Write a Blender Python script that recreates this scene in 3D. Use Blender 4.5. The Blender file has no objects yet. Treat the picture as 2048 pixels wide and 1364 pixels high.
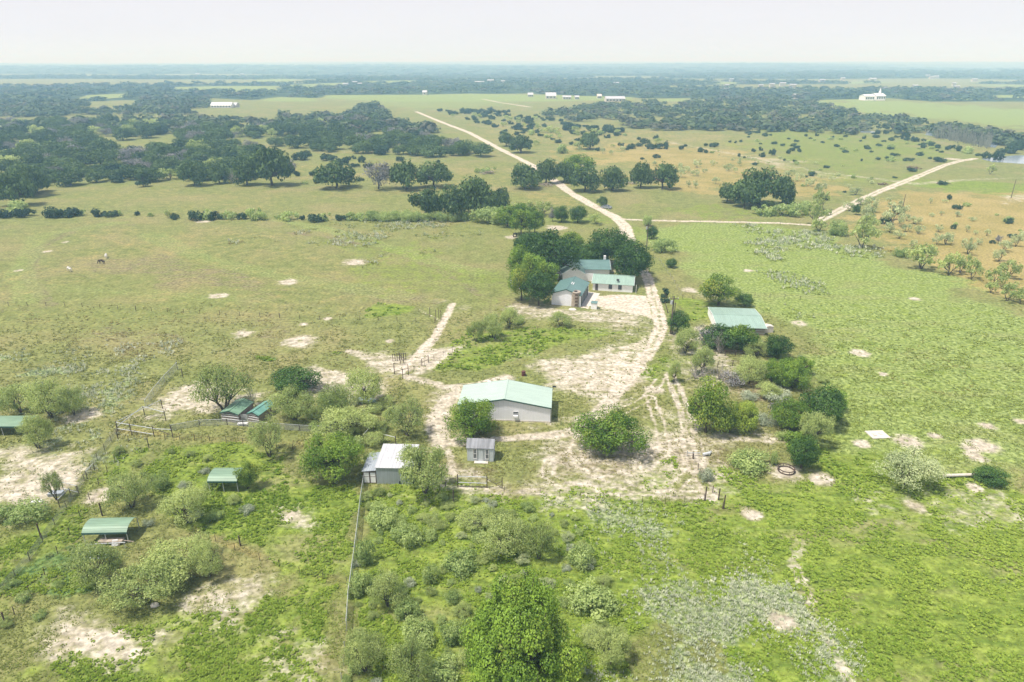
import bpy, math, random
import numpy as np
from mathutils import Vector, Matrix
R = math.radians
C = bpy.context.scene.collection
sc = bpy.context.scene

# ---------------------------------------------------------------- camera, sky, sun, exposure
HC = 60.0                      # flying height of the camera in metres
FPX = 1365.0                   # focal length in photo pixels (photo is 2048 wide)
PITCH = math.atan(560.5 / FPX)
SP, CP = math.sin(PITCH), math.cos(PITCH)
cam_d = bpy.data.cameras.new('camera')
cam_d.sensor_width = 36.0
cam_d.lens = 36.0 * FPX / 2048.0
cam_d.clip_start = 0.5
cam_d.clip_end = 120000.0
cam = bpy.data.objects.new('camera', cam_d)
C.objects.link(cam)
cam.location = (0, 0, HC)
cam.rotation_euler = (math.pi / 2 - PITCH, 0, 0)
sc.camera = cam

SUN_EL, SUN_AZ = R(66), R(-112)     # azimuth measured from +Y towards +X
world = bpy.data.worlds.new('World')
sc.world = world
world.use_nodes = True
wn, wl = world.node_tree.nodes, world.node_tree.links
wn.clear()
sky = wn.new('ShaderNodeTexSky')
sky.sky_type = 'NISHITA'
sky.sun_disc = False
sky.sun_elevation = SUN_EL
sky.sun_rotation = SUN_AZ
sky.altitude = 300
sky.air_density = 1.0
sky.dust_density = 3.0
sky.ozone_density = 1.0
hs = wn.new('ShaderNodeMix'); hs.data_type = 'RGBA'
# thin bright haze veil low down, opening towards the zenith, with faint cloud tone
wtc = wn.new('ShaderNodeTexCoord'); wsp = wn.new('ShaderNodeSeparateXYZ'); wl.new(wtc.outputs['Generated'], wsp.inputs[0])
wmr = wn.new('ShaderNodeMapRange'); wmr.interpolation_type = 'SMOOTHSTEP'
for k_, v_ in (('From Min', .02), ('From Max', .75), ('To Min', .95), ('To Max', .28)): wmr.inputs[k_].default_value = v_
wl.new(wsp.outputs[2], wmr.inputs['Value']); wl.new(wmr.outputs['Result'], hs.inputs['Factor'])
wmp = wn.new('ShaderNodeMapping'); wmp.inputs['Scale'].default_value = (1.2, 1.2, 9); wl.new(wtc.outputs['Generated'], wmp.inputs[0])
wnz = wn.new('ShaderNodeTexNoise'); wnz.inputs['Scale'].default_value = 2.0; wnz.inputs['Detail'].default_value = 5; wl.new(wmp.outputs[0], wnz.inputs['Vector'])
wcr = wn.new('ShaderNodeMix'); wcr.data_type = 'RGBA'; wl.new(wnz.outputs['Fac'], wcr.inputs['Factor'])
wcr.inputs['A'].default_value = (7.4, 7.3, 8.0, 1); wcr.inputs['B'].default_value = (8.3, 8.2, 8.75, 1)
wl.new(wcr.outputs['Result'], hs.inputs['B'])
wl.new(sky.outputs[0], hs.inputs['A'])
bg = wn.new('ShaderNodeBackground')
bg.inputs['Strength'].default_value = 0.10
wo = wn.new('ShaderNodeOutputWorld')
wl.new(hs.outputs['Result'], bg.inputs['Color'])
wl.new(bg.outputs[0], wo.inputs['Surface'])

sun_d = bpy.data.lights.new('sun', 'SUN')
sun_d.energy = 4.8
sun_d.angle = R(3.5)
sun_d.color = (1.0, 0.955, 0.88)
sun = bpy.data.objects.new('sun', sun_d)
C.objects.link(sun)
sd = Vector((math.sin(SUN_AZ) * math.cos(SUN_EL), math.cos(SUN_AZ) * math.cos(SUN_EL), math.sin(SUN_EL)))
sun.rotation_euler = sd.to_track_quat('Z', 'Y').to_euler()
sun.location = (0, 0, 300)

sc.view_settings.view_transform = 'Standard'
sc.view_settings.look = 'None'
sc.view_settings.exposure = 0.2
sc.view_settings.gamma = 1.0
sc.cycles.use_denoising = True
sc.cycles.max_bounces = 6
sc.cycles.diffuse_bounces = 3
sc.cycles.transparent_max_bounces = 12
sc.cycles.volume_bounces = 3
sc.cycles.volume_max_steps = 64

# ---------------------------------------------------------------- helpers
def at(u, v, z=0.0):
    """point of the horizontal plane z that the photo shows at pixel (u, v)"""
    a = (v - 682.0) / FPX
    d = (HC - z) / (SP + CP * a)
    return Vector(((u - 1024.0) / FPX * d, d * (CP - a * SP), z))

def depth(p):
    return p[1] * CP - (p[2] - HC) * SP

def pix(p):
    d = depth(p)
    return 1024 + p[0] / d * FPX, 682 - (p[1] * SP + (p[2] - HC) * CP) / d * FPX

def tag(o, label=None, cat=None, group=None, kind=None):
    if label: o['label'] = label
    if cat: o['category'] = cat
    if group: o['group'] = group
    if kind: o['kind'] = kind
    return o

def empty(name, loc=(0, 0, 0), rz=0.0):
    o = bpy.data.objects.new(name, None)
    o.empty_display_size = 0.5
    C.objects.link(o)
    o.location = loc
    o.rotation_euler = (0, 0, rz)
    return o

def mesh_np(name, V, F, mat=None, tint=None, smooth=False):
    """mesh from arrays: V (n,3), F (m,k) with one k, tint (m,) or (m,3) per face"""
    V = np.asarray(V, np.float32); F = np.asarray(F, np.int32)
    me = bpy.data.meshes.new(name)
    m, k = F.shape
    me.vertices.add(len(V)); me.vertices.foreach_set('co', V.ravel())
    me.loops.add(m * k); me.loops.foreach_set('vertex_index', F.ravel())
    me.polygons.add(m)
    me.polygons.foreach_set('loop_start', np.arange(0, m * k, k, dtype=np.int32))
    me.polygons.foreach_set('loop_total', np.full(m, k, np.int32))
    if smooth:
        me.polygons.foreach_set('use_smooth', np.ones(m, bool))
    me.update(calc_edges=True)
    if tint is not None:
        t = np.asarray(tint, np.float32)
        if t.ndim == 1: t = np.stack([t, t, t], 1)
        a = me.attributes.new('tint', 'FLOAT_COLOR', 'CORNER')
        c = np.ones((m, k, 4), np.float32); c[:, :, :3] = t[:, None, :]
        a.data.foreach_set('color', c.ravel())
    if mat: me.materials.append(mat)
    return me

class MB:
    """collects boxes, tubes, prisms; build() links them as one mesh object"""
    def __init__(s): s.v = []; s.f = []; s.mi = []; s.cur = 0
    def add(s, vs, fs):
        b = len(s.v)
        s.v += [tuple(v) for v in vs]
        s.f += [tuple(b + i for i in f) for f in fs]
        s.mi += [s.cur] * len(fs)
        return s
    def box(s, x0, x1, y0, y1, z0, z1):
        vs = [(x0,y0,z0),(x1,y0,z0),(x1,y1,z0),(x0,y1,z0),(x0,y0,z1),(x1,y0,z1),(x1,y1,z1),(x0,y1,z1)]
        return s.add(vs, [(0,3,2,1),(4,5,6,7),(0,1,5,4),(1,2,6,5),(2,3,7,6),(3,0,4,7)])
    def prism(s, poly, a, b):
        """poly: list of 3-D points (planar outline), extruded by vector from a to b"""
        d = Vector(b) - Vector(a); n = len(poly)
        vs = [Vector(p) + Vector(a) for p in poly] + [Vector(p) + Vector(a) + d for p in poly]
        fs = [tuple(range(n))[::-1], tuple(range(n, 2 * n))] + [(i, (i+1) % n, n + (i+1) % n, n + i) for i in range(n)]
        return s.add(vs, fs)
    def tube(s, pts, rad, n=6, cap=True):
        pts = [Vector(p) for p in pts]
        if not hasattr(rad, '__len__'): rad = [rad] * len(pts)
        rings = []
        for i, p in enumerate(pts):
            t = (pts[min(i+1, len(pts)-1)] - pts[max(i-1, 0)])
            if t.length < 1e-9: t = Vector((0, 0, 1))
            t.normalize()
            u = t.cross(Vector((0, 0, 1))) if abs(t.z) < 0.95 else t.cross(Vector((1, 0, 0)))
            u.normalize(); w = t.cross(u)
            rings += [p + (u * math.cos(2*math.pi*k/n) + w * math.sin(2*math.pi*k/n)) * rad[i] for k in range(n)]
        fs = []
        for i in range(len(pts) - 1):
            for k in range(n):
                a = i*n + k; b = i*n + (k+1) % n
                fs.append((a, b, b + n, a + n))
        if cap:
            fs.append(tuple(range(n))[::-1]); fs.append(tuple(range((len(pts)-1)*n, len(pts)*n)))
        return s.add(rings, fs)
    def bar(s, a, b, r=0.03, n=4): return s.tube([a, b], r, n)
    def mesh(s, name, mats):
        me = bpy.data.meshes.new(name)
        me.from_pydata(s.v, [], s.f)
        if not isinstance(mats, (list, tuple)): mats = [mats]
        for m in mats: me.materials.append(m)
        if len(mats) > 1: me.polygons.foreach_set('material_index', s.mi)
        me.update()
        return me
    def build(s, name, mat, parent=None, loc=None, rz=None):
        o = bpy.data.objects.new(name, s.mesh(name, mat))
        C.objects.link(o)
        if parent: o.parent = parent
        if loc is not None: o.location = loc
        if rz is not None: o.rotation_euler = (0, 0, rz)
        return o

# materials ------------------------------------------------------
def new_mat(name):
    m = bpy.data.materials.new(name); m.use_nodes = True
    nt = m.node_tree; nt.nodes.clear()
    out = nt.nodes.new('ShaderNodeOutputMaterial')
    return m, nt, nt.nodes, nt.links, out

def N(nt, kind, **kw):
    n = nt.nodes.new(kind)
    for k, v in kw.items():
        if k in n.inputs: n.inputs[k].default_value = v
        else: setattr(n, k, v)
    return n

def mathn(nt, op, a, b=None, clamp=False):
    n = nt.nodes.new('ShaderNodeMath'); n.operation = op; n.use_clamp = clamp
    for i, x in enumerate((a, b)):
        if x is None: continue
        if isinstance(x, (int, float)): n.inputs[i].default_value = x
        else: nt.links.new(x, n.inputs[i])
    return n.outputs[0]

def noise(nt, vec, scale, detail=4, rough=0.6):
    n = nt.nodes.new('ShaderNodeTexNoise')
    n.inputs['Scale'].default_value = scale; n.inputs['Detail'].default_value = detail; n.inputs['Roughness'].default_value = rough
    nt.links.new(vec, n.inputs['Vector'])
    return n.outputs['Fac']

def mixc(nt, fac, a, b, mode='MIX'):
    n = nt.nodes.new('ShaderNodeMix'); n.data_type = 'RGBA'; n.blend_type = mode
    for key, x in (('Factor', fac), ('A', a), ('B', b)):
        if isinstance(x, (int, float)): n.inputs[key].default_value = x
        elif isinstance(x, (tuple, list)): n.inputs[key].default_value = (*x[:3], 1)
        else: nt.links.new(x, n.inputs[key])
    return n.outputs['Result']

def smooth_step(nt, x, lo, hi):
    n = nt.nodes.new('ShaderNodeMapRange'); n.interpolation_type = 'SMOOTHSTEP'
    n.inputs['From Min'].default_value = lo; n.inputs['From Max'].default_value = hi
    nt.links.new(x, n.inputs['Value'])
    return n.outputs['Result']

def flat_mat(name, col, rough=0.7, metal=0.0, var=0.18, scale=1.5, dirt=None, bump=0.0):
    """paint, wood, metal: base colour with soft blotches of wear"""
    m, nt, n, l, out = new_mat(name)
    b = N(nt, 'ShaderNodeBsdfPrincipled', Roughness=rough, Metallic=metal)
    tc = nt.nodes.new('ShaderNodeTexCoord').outputs['Object']
    f = noise(nt, tc, scale, 5)
    lo = tuple(c * (1 - var) for c in col); hi = tuple(min(1, c * (1 + var)) for c in col)
    c = mixc(nt, smooth_step(nt, f, 0.3, 0.7), lo, hi)
    if dirt:
        f2 = noise(nt, tc, scale * 2.3, 6, 0.7)
        c = mixc(nt, smooth_step(nt, f2, 0.55, 0.75), c, dirt)
    l.new(c, b.inputs['Base Color'])
    l.new(b.outputs[0], out.inputs['Surface'])
    return m

def ribbed_mat(name, col, axis='X', pitch=0.9, rough=0.5, streak=0.2, dirt=None, depthv=0.04, metal=0.0):
    """profiled sheet metal: real ridge spacing as bump, dirt and fading as blotches"""
    m, nt, n, l, out = new_mat(name)
    b = N(nt, 'ShaderNodeBsdfPrincipled', Roughness=rough, Metallic=metal)
    tcn = nt.nodes.new('ShaderNodeTexCoord'); tc = tcn.outputs['Object']
    sep = nt.nodes.new('ShaderNodeSeparateXYZ'); l.new(tc, sep.inputs[0])
    x = sep.outputs[axis]
    ph = mathn(nt, 'FRACT', mathn(nt, 'DIVIDE', x, pitch))
    tri = mathn(nt, 'ABSOLUTE', mathn(nt, 'SUBTRACT', ph, 0.5))
    rib = smooth_step(nt, tri, 0.40, 0.48)
    mp = nt.nodes.new('ShaderNodeMapping'); l.new(tc, mp.inputs[0])
    s = {'X': (2.2, 0.25, 0.25), 'Y': (0.25, 2.2, 0.25), 'Z': (0.3, 0.3, 2.2)}[axis]
    mp.inputs['Scale'].default_value = s
    f = noise(nt, mp.outputs[0], 1.0, 4)
    c = mixc(nt, smooth_step(nt, f, 0.3, 0.7), tuple(q * (1 - streak) for q in col), tuple(min(1, q * (1 + streak * .5)) for q in col))
    f2 = noise(nt, tc, 0.5, 5)
    if dirt: c = mixc(nt, mathn(nt, 'MULTIPLY', smooth_step(nt, f2, 0.5, 0.75), 0.6), c, dirt)
    c = mixc(nt, mathn(nt, 'MULTIPLY', rib, 0.28), c, tuple(q * 0.45 for q in col))
    l.new(c, b.inputs['Base Color'])
    bp = N(nt, 'ShaderNodeBump', Strength=0.6, Distance=depthv)
    l.new(rib, bp.inputs['Height']); l.new(bp.outputs[0], b.inputs['Normal'])
    l.new(b.outputs[0], out.inputs['Surface'])
    return m

# value noise in numpy -------------------------------------------
def _hash(ix, iy, seed):
    h = (ix.astype(np.int64) * 374761393 + iy.astype(np.int64) * 668265263 + seed * 1442695041) & 0xffffffff
    h = ((h ^ (h >> 13)) * 1274126177) & 0xffffffff
    return ((h ^ (h >> 16)) & 0xffff) / 65535.0

def vnoise(x, y, s, seed=0, octv=4):
    out = np.zeros_like(x, dtype=np.float64); amp = 0.5; tot = 0
    for o in range(octv):
        px = x / s * 2 ** o; py = y / s * 2 ** o
        ix = np.floor(px); iy = np.floor(py); fx = px - ix; fy = py - iy
        fx = fx*fx*(3-2*fx); fy = fy*fy*(3-2*fy)
        a = _hash(ix, iy, seed+o); b = _hash(ix+1, iy, seed+o); c = _hash(ix, iy+1, seed+o); d = _hash(ix+1, iy+1, seed+o)
        out += amp * (a*(1-fx)*(1-fy) + b*fx*(1-fy) + c*(1-fx)*fy + d*fx*fy); tot += amp; amp *= 0.5
    return out / tot
# ---------------------------------------------------------------- ground cover map (world metres; outlines are given as seen in the photo and laid on the ground)
def W(pts): return np.array([at(u, v)[:2] for u, v in pts])

def poly_d(X, Y, P):
    """signed distance: positive inside the outline"""
    n = len(P); best = np.full(X.shape, 1e18); ins = np.zeros(X.shape, bool)
    for i in range(n):
        ax, ay = P[i]; bx, by = P[(i+1) % n]
        dx, dy = bx-ax, by-ay
        t = np.clip(((X-ax)*dx + (Y-ay)*dy) / (dx*dx+dy*dy+1e-9), 0, 1)
        best = np.minimum(best, (X-ax-t*dx)**2 + (Y-ay-t*dy)**2)
        if ay != by:
            c = (ay > Y) != (by > Y)
            ins ^= c & (X < (bx-ax) * (Y-ay) / (by-ay) + ax)
    d = np.sqrt(best)
    return np.where(ins, d, -d)

def line_d(X, Y, P):
    best = np.full(X.shape, 1e18)
    for i in range(len(P)-1):
        ax, ay = P[i]; bx, by = P[i+1]; dx, dy = bx-ax, by-ay
        t = np.clip(((X-ax)*dx + (Y-ay)*dy) / (dx*dx+dy*dy+1e-9), 0, 1)
        best = np.minimum(best, (X-ax-t*dx)**2 + (Y-ay-t*dy)**2)
    return np.sqrt(best)

LAY = ('dirt', 'lush', 'dry', 'sage', 'weed', 'mauve', 'road', 'wood', 'pale', 'base')
# (layer, strength, kind, outline, softness or width in metres)
OPS = [
 # broad fields
 ('pale', .75, 'P', [(1300,450),(1560,450),(1700,480),(1800,520),(2100,640),(2300,1000),(2100,1010),(1900,960),(1650,900),(1690,800),(1620,700),(1540,610),(1350,560)], 6),
 ('lush', .42, 'P', [(1300,450),(1560,450),(1700,480),(1800,520),(2100,640),(2200,900),(2100,1420),(1500,1420),(1440,1040),(1420,960),(1650,900),(1690,800),(1620,700),(1540,610),(1350,560)], 6),
 ('lush', .95, 'P', [(1450,960),(1700,940),(2100,1000),(2300,1420),(1560,1420),(1400,1100)], 5),
 ('lush', .45, 'P', [(930,520),(1010,480),(1030,560),(1000,640),(900,600),(700,560),(620,470),(900,470)], 8),
 ('lush', .80, 'P', [(330,880),(520,875),(650,960),(725,960),(700,1140),(560,1120),(430,1090),(270,1010),(240,960)], 2),
 ('lush', .55, 'P', [(0,1110),(140,1000),(240,900),(330,880),(230,1010),(120,1120),(0,1240)], 2),
 ('lush', .60, 'P', [(-100,1330),(200,1240),(560,1180),(690,1160),(690,1420),(-100,1420)], 3),
 ('lush', .72, 'P', [(720,980),(1000,980),(1440,1000),(1420,1200),(1300,1420),(690,1420)], 3),
 ('lush', .60, 'P', [(880,650),(1290,655),(1300,668),(1150,690),(1030,720),(960,745),(830,745),(900,690)], 2),
 ('lush', .80, 'P', [(760,615),(830,613),(800,632),(735,634)], 2),
 ('lush', .7, 'P', [(1335,585),(1420,600),(1420,640),(1350,650)], 2),
 ('lush', .6, 'P', [(1280,755),(1330,690),(1345,720),(1310,770)], 2),
 ('lush', .75, 'P', [(1290,930),(1350,920),(1375,960),(1340,985),(1275,975)], 2),
 ('lush', .5, 'P', [(1500,250),(1850,280),(1930,310),(1760,370),(1600,350),(1500,300)], 15),
 ('lush', .7, 'P', [(1830,365),(2100,362),(2100,378),(1900,382)], 8),
 ('lush', .5, 'P', [(1030,440),(1240,452),(1250,470),(1290,560),(1330,620),(1290,500),(1280,440),(1160,420)], 4),
 ('pale', .9, 'P', [(1600,207),(1700,200),(1780,202),(2100,222),(2400,240),(2300,270),(1980,255),(1860,240),(1740,228),(1680,220)], 30),
 ('pale', .5, 'P', [(640,196),(940,190),(1100,198),(1000,215),(820,222),(640,208)], 30),
 ('pale', .35, 'P', [(1300,425),(1620,425),(1600,440),(1330,440)], 5),
 ('lush', .55, 'P', [(1240,405),(1440,395),(1640,425),(1600,442),(1300,438)], 10),
 # tan and orange pasture
 ('dry', .50, 'P', [(1000,240),(1250,262),(1480,262),(1520,300),(1090,305),(940,270)], 14),
 ('dry', .42, 'P', [(560,330),(900,330),(1050,335),(1000,370),(880,380),(560,345)], 10),
 ('dry', .55, 'P', [(1040,385),(1130,392),(1190,425),(1120,410),(1060,400)], 5),
 ('dry', .38, 'P', [(0,445),(250,450),(600,470),(860,520),(900,600),(600,600),(300,590),(0,560)], 14),
 ('mauve', .42, 'P', [(240,520),(520,500),(760,560),(700,590),(420,570)], 8),
 ('dry', .85, 'P', [(1090,300),(1250,285),(1500,300),(1620,340),(1700,390),(1620,400),(1430,395),(1240,375),(1180,330)], 18),
 ('dry', .95, 'P', [(1690,430),(1760,390),(2100,380),(2300,600),(2100,640),(1980,590),(1820,520),(1700,480)], 8),
 ('dry', .28, 'P', [(0,440),(260,435),(420,450),(640,455),(300,520),(0,520)], 12),
 ('dry', .30, 'P', [(0,600),(300,610),(480,618),(640,620),(420,660),(0,640)], 8),
 ('dry', .35, 'P', [(0,395),(60,375),(560,372),(820,378),(820,400),(600,420),(300,410),(0,420)], 12),
 ('dry', .35, 'P', [(1000,195),(1300,200),(1270,212),(1180,215),(900,205)], 30),
 ('dry', .70, 'P', [(1860,256),(1990,262),(2100,272),(2100,285),(1960,277),(1850,264)], 12),
 ('dry', .35, 'P', [(0,226),(550,232),(560,246),(0,242)], 20),
 ('dry', .45, 'P', [(560,205),(700,215),(820,222),(780,232),(560,215)], 20),
 ('dry', .5, 'L', [(240,865),(420,880),(620,890),(700,885)], 3.0),
 ('dry', .6, 'L', [(430,1075),(560,1130),(640,1150),(700,1170)], 2.0),
 # sage coloured weeds
 ('sage', .85, 'P', [(1180,1045),(1320,1045),(1450,1100),(1580,1160),(1640,1240),(1720,1320),(1760,1420),(1200,1420),(1240,1250),(1190,1120)], 3),
 ('sage', .55, 'P', [(1090,1015),(1300,1015),(1340,1060),(1320,1120),(1180,1100)], 3),
 ('sage', .75, 'P', [(0,745),(120,730),(345,728),(330,780),(250,800),(150,830),(160,760),(0,760)], 5),
 ('sage', .65, 'P', [(120,860),(240,860),(200,920),(110,960),(60,900)], 3),
 ('sage', .45, 'P', [(270,700),(420,680),(560,690),(560,735),(430,740),(340,725)], 4),
 ('sage', .45, 'P', [(620,440),(900,445),(930,480),(780,500),(620,470)], 12),
 ('sage', .55, 'P', [(1500,455),(1650,480),(1760,500),(1760,520),(1640,510),(1500,500)], 6),
 ('sage', .40, 'P', [(1560,560),(1700,600),(1600,620)], 6),
 ('sage', .4, 'P', [(180,950),(260,880),(300,890),(200,1000)], 2),
 ('weed', .75, 'P', [(500,712),(580,705),(570,735),(500,735)], 2),
 ('weed', .85, 'P', [(605,697),(700,695),(712,712),(640,720),(600,710)], 1.5),
 ('weed', .5, 'P', [(780,640),(850,640),(850,680),(800,670)], 2),
 ('weed', .6, 'P', [(60,1150),(160,1080),(220,1180),(110,1210)], 2),
 # mauve, trampled, bare brown
 ('mauve', .50, 'P', [(560,560),(760,575),(900,600),(960,625),(870,618),(760,600),(640,585)], 4),
 ('mauve', .65, 'P', [(580,465),(760,480),(850,490),(790,492),(640,478)], 4),
 ('dirt', .45, 'P', [(1720,1005),(1850,1000),(2048,1030),(2048,1045),(1850,1020),(1740,1020)], 3),
 ('mauve', .5, 'P', [(1600,1060),(1700,1080),(1850,1120),(2048,1160),(2048,1190),(1850,1150),(1700,1110)], 4),
 ('dry', .5, 'P', [(1900,1250),(2048,1200),(2100,1364),(1980,1364)], 5),
 ('mauve', .5, 'P', [(200,520),(420,530),(560,560),(540,590),(330,560),(220,545)], 6),
 ('mauve', .40, 'P', [(20,470),(230,455),(260,500),(190,590),(60,600),(20,540)], 12),
 ('mauve', .45, 'P', [(200,660),(560,640),(800,690),(760,760),(600,760),(440,700),(330,700)], 5),
 ('mauve', .55, 'P', [(740,1060),(960,1080),(1010,1180),(900,1240),(780,1180)], 2),
 ('mauve', .55, 'P', [(1340,870),(1560,870),(1560,900),(1400,990),(1300,960),(900,990),(870,930),(1000,900)], 4),
 ('mauve', .6, 'P', [(1480,760),(1560,760),(1560,800),(1500,800)], 2),
 ('mauve', .5, 'P', [(1030,560),(1060,600),(1040,640),(1000,640)], 3),
 ('mauve', .4, 'P', [(1080,455),(1240,450),(1245,470),(1100,470)], 4),
 # bare soil and caliche
 ('dirt', .50, 'P', [(1190,590),(1280,592),(1325,640),(1320,690),(1270,760),(1230,800),(1190,795),(1170,700),(1210,640),(1170,620)], 4),
 ('dirt', .55, 'P', [(1060,735),(1180,690),(1290,670),(1290,720),(1240,790),(1080,760)], 4),
 ('dirt', .62, 'P', [(1110,620),(1220,620),(1300,630),(1290,650),(1130,640)], 2),
 ('dirt', .50, 'P', [(1040,612),(1110,615),(1120,640),(1050,642)], 2),
 ('dirt', .85, 'P', [(800,762),(830,720),(860,700),(925,692),(880,728),(850,755),(815,775)], 1.5),
 ('dirt', .8, 'L', [(905,608),(888,640),(870,675),(845,700),(815,740)], 2.6),
 ('dirt', .7, 'L', [(700,702),(760,725),(800,745)], 3),
 ('dirt', .5, 'P', [(880,600),(960,605),(975,620),(900,625)], 2.5),
 ('pale', .5, 'L', [(560,440),(700,470),(860,520),(960,545)], 9),
 ('pale', .45, 'L', [(60,600),(40,540),(80,470),(240,445)], 9),
 ('pale', .45, 'L', [(300,470),(420,520),(600,560),(800,590)], 10),
 ('pale', .4, 'L', [(100,575),(330,590),(520,600)], 8),
 ('dirt', .70, 'P', [(700,700),(770,705),(840,720),(900,700),(850,735),(800,760),(740,745),(710,720)], 2.5),
 ('dirt', .72, 'P', [(600,735),(720,740),(790,770),(770,800),(640,790),(600,760)], 3),
 ('dirt', .72, 'P', [(300,775),(350,755),(480,740),(520,760),(540,840),(460,850),(420,830),(330,840),(290,820)], 3),
 ('dirt', .8, 'P', [(-20,900),(60,890),(140,910),(130,960),(60,990),(-20,1000)], 3),
 ('dirt', .85, 'P', [(60,1260),(130,1215),(220,1220),(260,1270),(250,1310),(170,1330),(80,1364),(40,1320)], 2),
 ('dirt', .62, 'P', [(330,1195),(470,1150),(520,1190),(470,1240),(360,1225)], 2),
 ('dirt', .45, 'P', [(250,1240),(330,1230),(340,1270),(270,1280)], 2),
 ('dirt', .8, 'P', [(540,1020),(600,1010),(620,1045),(560,1050)], 1.5),
 ('dirt', .42, 'P', [(560,1270),(660,1270),(680,1364),(600,1380),(560,1320)], 2),
 ('dirt', .46, 'L', [(1600,1085),(1590,1130),(1610,1180),(1650,1270),(1690,1340),(1710,1400)], 2.2),
 ('dirt', .72, 'P', [(860,780),(930,770),(920,800),(880,850),(930,880),(900,905),(850,880),(850,830)], 2),
 ('dirt', .85, 'L', [(1010,756),(950,776),(905,792),(882,820),(872,850),(880,880)], 4.5),
 ('dirt', .85, 'L', [(875,886),(960,882),(1040,876),(1140,866)], 3.2),
 ('dirt', .75, 'L', [(815,752),(850,762),(890,775),(950,770)], 3),
 ('dirt', .7, 'L', [(885,885),(900,910),(905,945)], 1.6),
 ('road', .55, 'P', [(1230,690),(1300,668),(1312,690),(1270,760),(1225,800),(1205,790),(1215,740)], 1.5),
 ('dirt', .66, 'P', [(1060,735),(1150,700),(1220,668),(1290,672),(1300,700),(1270,760),(1230,810),(1190,830),(1150,800),(1080,775)], 3),
 ('dirt', .5, 'L', [(1100,845),(1150,838),(1200,830),(1260,800)], 3),
 ('dirt', .56, 'P', [(1000,860),(1180,855),(1400,800),(1440,985),(1380,1000),(1100,985),(960,975),(960,900)], 5),
 ('dirt', .7, 'R', [(1180,985),(1280,978),(1350,975),(1385,940),(1370,905),(1310,890)], .6),
 ('dirt', .7, 'R', [(1120,868),(1160,860),(1230,830),(1290,800),(1320,760)], .6),
 ('dirt', .7, 'R', [(1420,995),(1400,950),(1395,900),(1380,850)], .6),
 ('dirt', .6, 'L', [(1440,870),(1500,880),(1570,882)], 3),
 ('dirt', .55, 'L', [(930,980),(1100,984),(1250,992),(1410,992)], 2.5),
 ('mauve', .9, 'L', [(1700,672),(1760,700),(1850,720),(1900,690),(1870,660),(1800,662),(1720,680)], .7),
 ('mauve', .9, 'L', [(1775,668),(1800,695),(1880,715),(1930,740),(1945,775),(1900,790),(1830,775),(1780,745)], .7),
 ('mauve', .9, 'L', [(1826,738),(1850,728),(1900,733),(1940,742)], .7),
 ('mauve', .9, 'L', [(1735,712),(1760,745),(1820,775),(1880,787),(1940,780)], .8),
 ('mauve', .8, 'L', [(1650,655),(1700,680),(1735,712)], .8),
 ('mauve', .8, 'L', [(1870,640),(1840,690),(1770,735)], .7),
 ('mauve', .8, 'L', [(2020,770),(2035,755),(2048,752)], .8),
 ('dry', .5, 'L', [(885,600),(700,560),(500,540),(300,500),(180,470)], 2),
 ('mauve', .5, 'L', [(640,470),(780,505),(880,540),(960,590)], 4),
 ('mauve', .5, 'L', [(100,610),(60,560),(70,500),(160,455),(260,450)], 5),
 ('dirt', .50, 'P', [(1380,870),(1540,862),(1560,880),(1450,905),(1400,920),(1370,900)], 2),
 ('dirt', .42, 'P', [(1300,800),(1400,790),(1420,870),(1330,890),(1240,830)], 3),
 ('dirt', .55, 'P', [(1380,585),(1450,578),(1460,590),(1400,598)], 1.5),
 ('dirt', .35, 'P', [(1090,452),(1120,450),(1130,460),(1080,462)], 2),
 ('dirt', .5, 'P', [(1340,660),(1420,650),(1430,740),(1340,745)], 3),
 ('dirt', .65, 'P', [(1200,515),(1240,500),(1240,560),(1200,560)], 3),
 ('dirt', .5, 'P', [(1990,400),(2100,385),(2100,400),(2010,408)], 3),
 ('dirt', .45, 'P', [(1480,318),(1560,318),(1640,350),(1560,345)], 10),
 ('dirt', .42, 'L', [(1330,283),(1400,295),(1520,318),(1640,345),(1760,358),(1830,368),(1930,360),(2050,355)], 7),
 ('dirt', .75, 'R', [(1300,795),(1320,850),(1330,900),(1290,935)], .8),
 ('dirt', .75, 'R', [(1340,750),(1370,830),(1375,880),(1390,940),(1420,985)], .8),
 ('dirt', .75, 'R', [(1352,770),(1385,850),(1370,880),(1300,900),(1210,900)], .7),
 ('dirt', .75, 'R', [(1158,875),(1150,905),(1160,925),(1200,950),(1290,985),(1420,990)], .7),
 ('dirt', .75, 'R', [(1100,920),(1095,950),(1130,970),(1250,985)], .8),
 ('dirt', .50, 'L', [(1345,920),(1370,950),(1350,975),(1300,985)], .4),
 ('mauve', .5, 'L', [(1880,250),(2060,262)], 8),
 # roads and tracks
 ('road', 1.0, 'L', [(832,223),(880,243),(938,265),(1000,298),(1066,331),(1105,358),(1140,385),(1190,413),(1232,435),(1250,452),(1256,475),(1262,500)], 4.6),
 ('road', .9, 'L', [(1262,500),(1280,530),(1296,556),(1305,590),(1318,625),(1322,655),(1303,695)], 3.4),
 ('road', .5, 'L', [(1303,695),(1280,728),(1250,765)], 3.4),
 ('dirt', .8, 'L', [(1300,700),(1262,750),(1222,798),(1195,830)], 4.2),
 ('road', .95, 'P', [(1190,592),(1240,588),(1290,592),(1310,640),(1290,632),(1210,615),(1180,610)], 1.0),
 ('road', .75, 'L', [(1240,438),(1300,441),(1420,443),(1560,446),(1620,450)], 3.0),
 ('road', .8, 'L', [(1640,440),(1700,410),(1760,382),(1830,355),(1890,330),(1920,322),(1950,317)], 4.5),
 ('road', .6, 'L', [(965,198),(1000,205),(1060,214)], 9),
 ('road', .8, 'L', [(908,607),(893,632),(878,662),(850,693),(822,722),(805,745)], 1.5),
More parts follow.
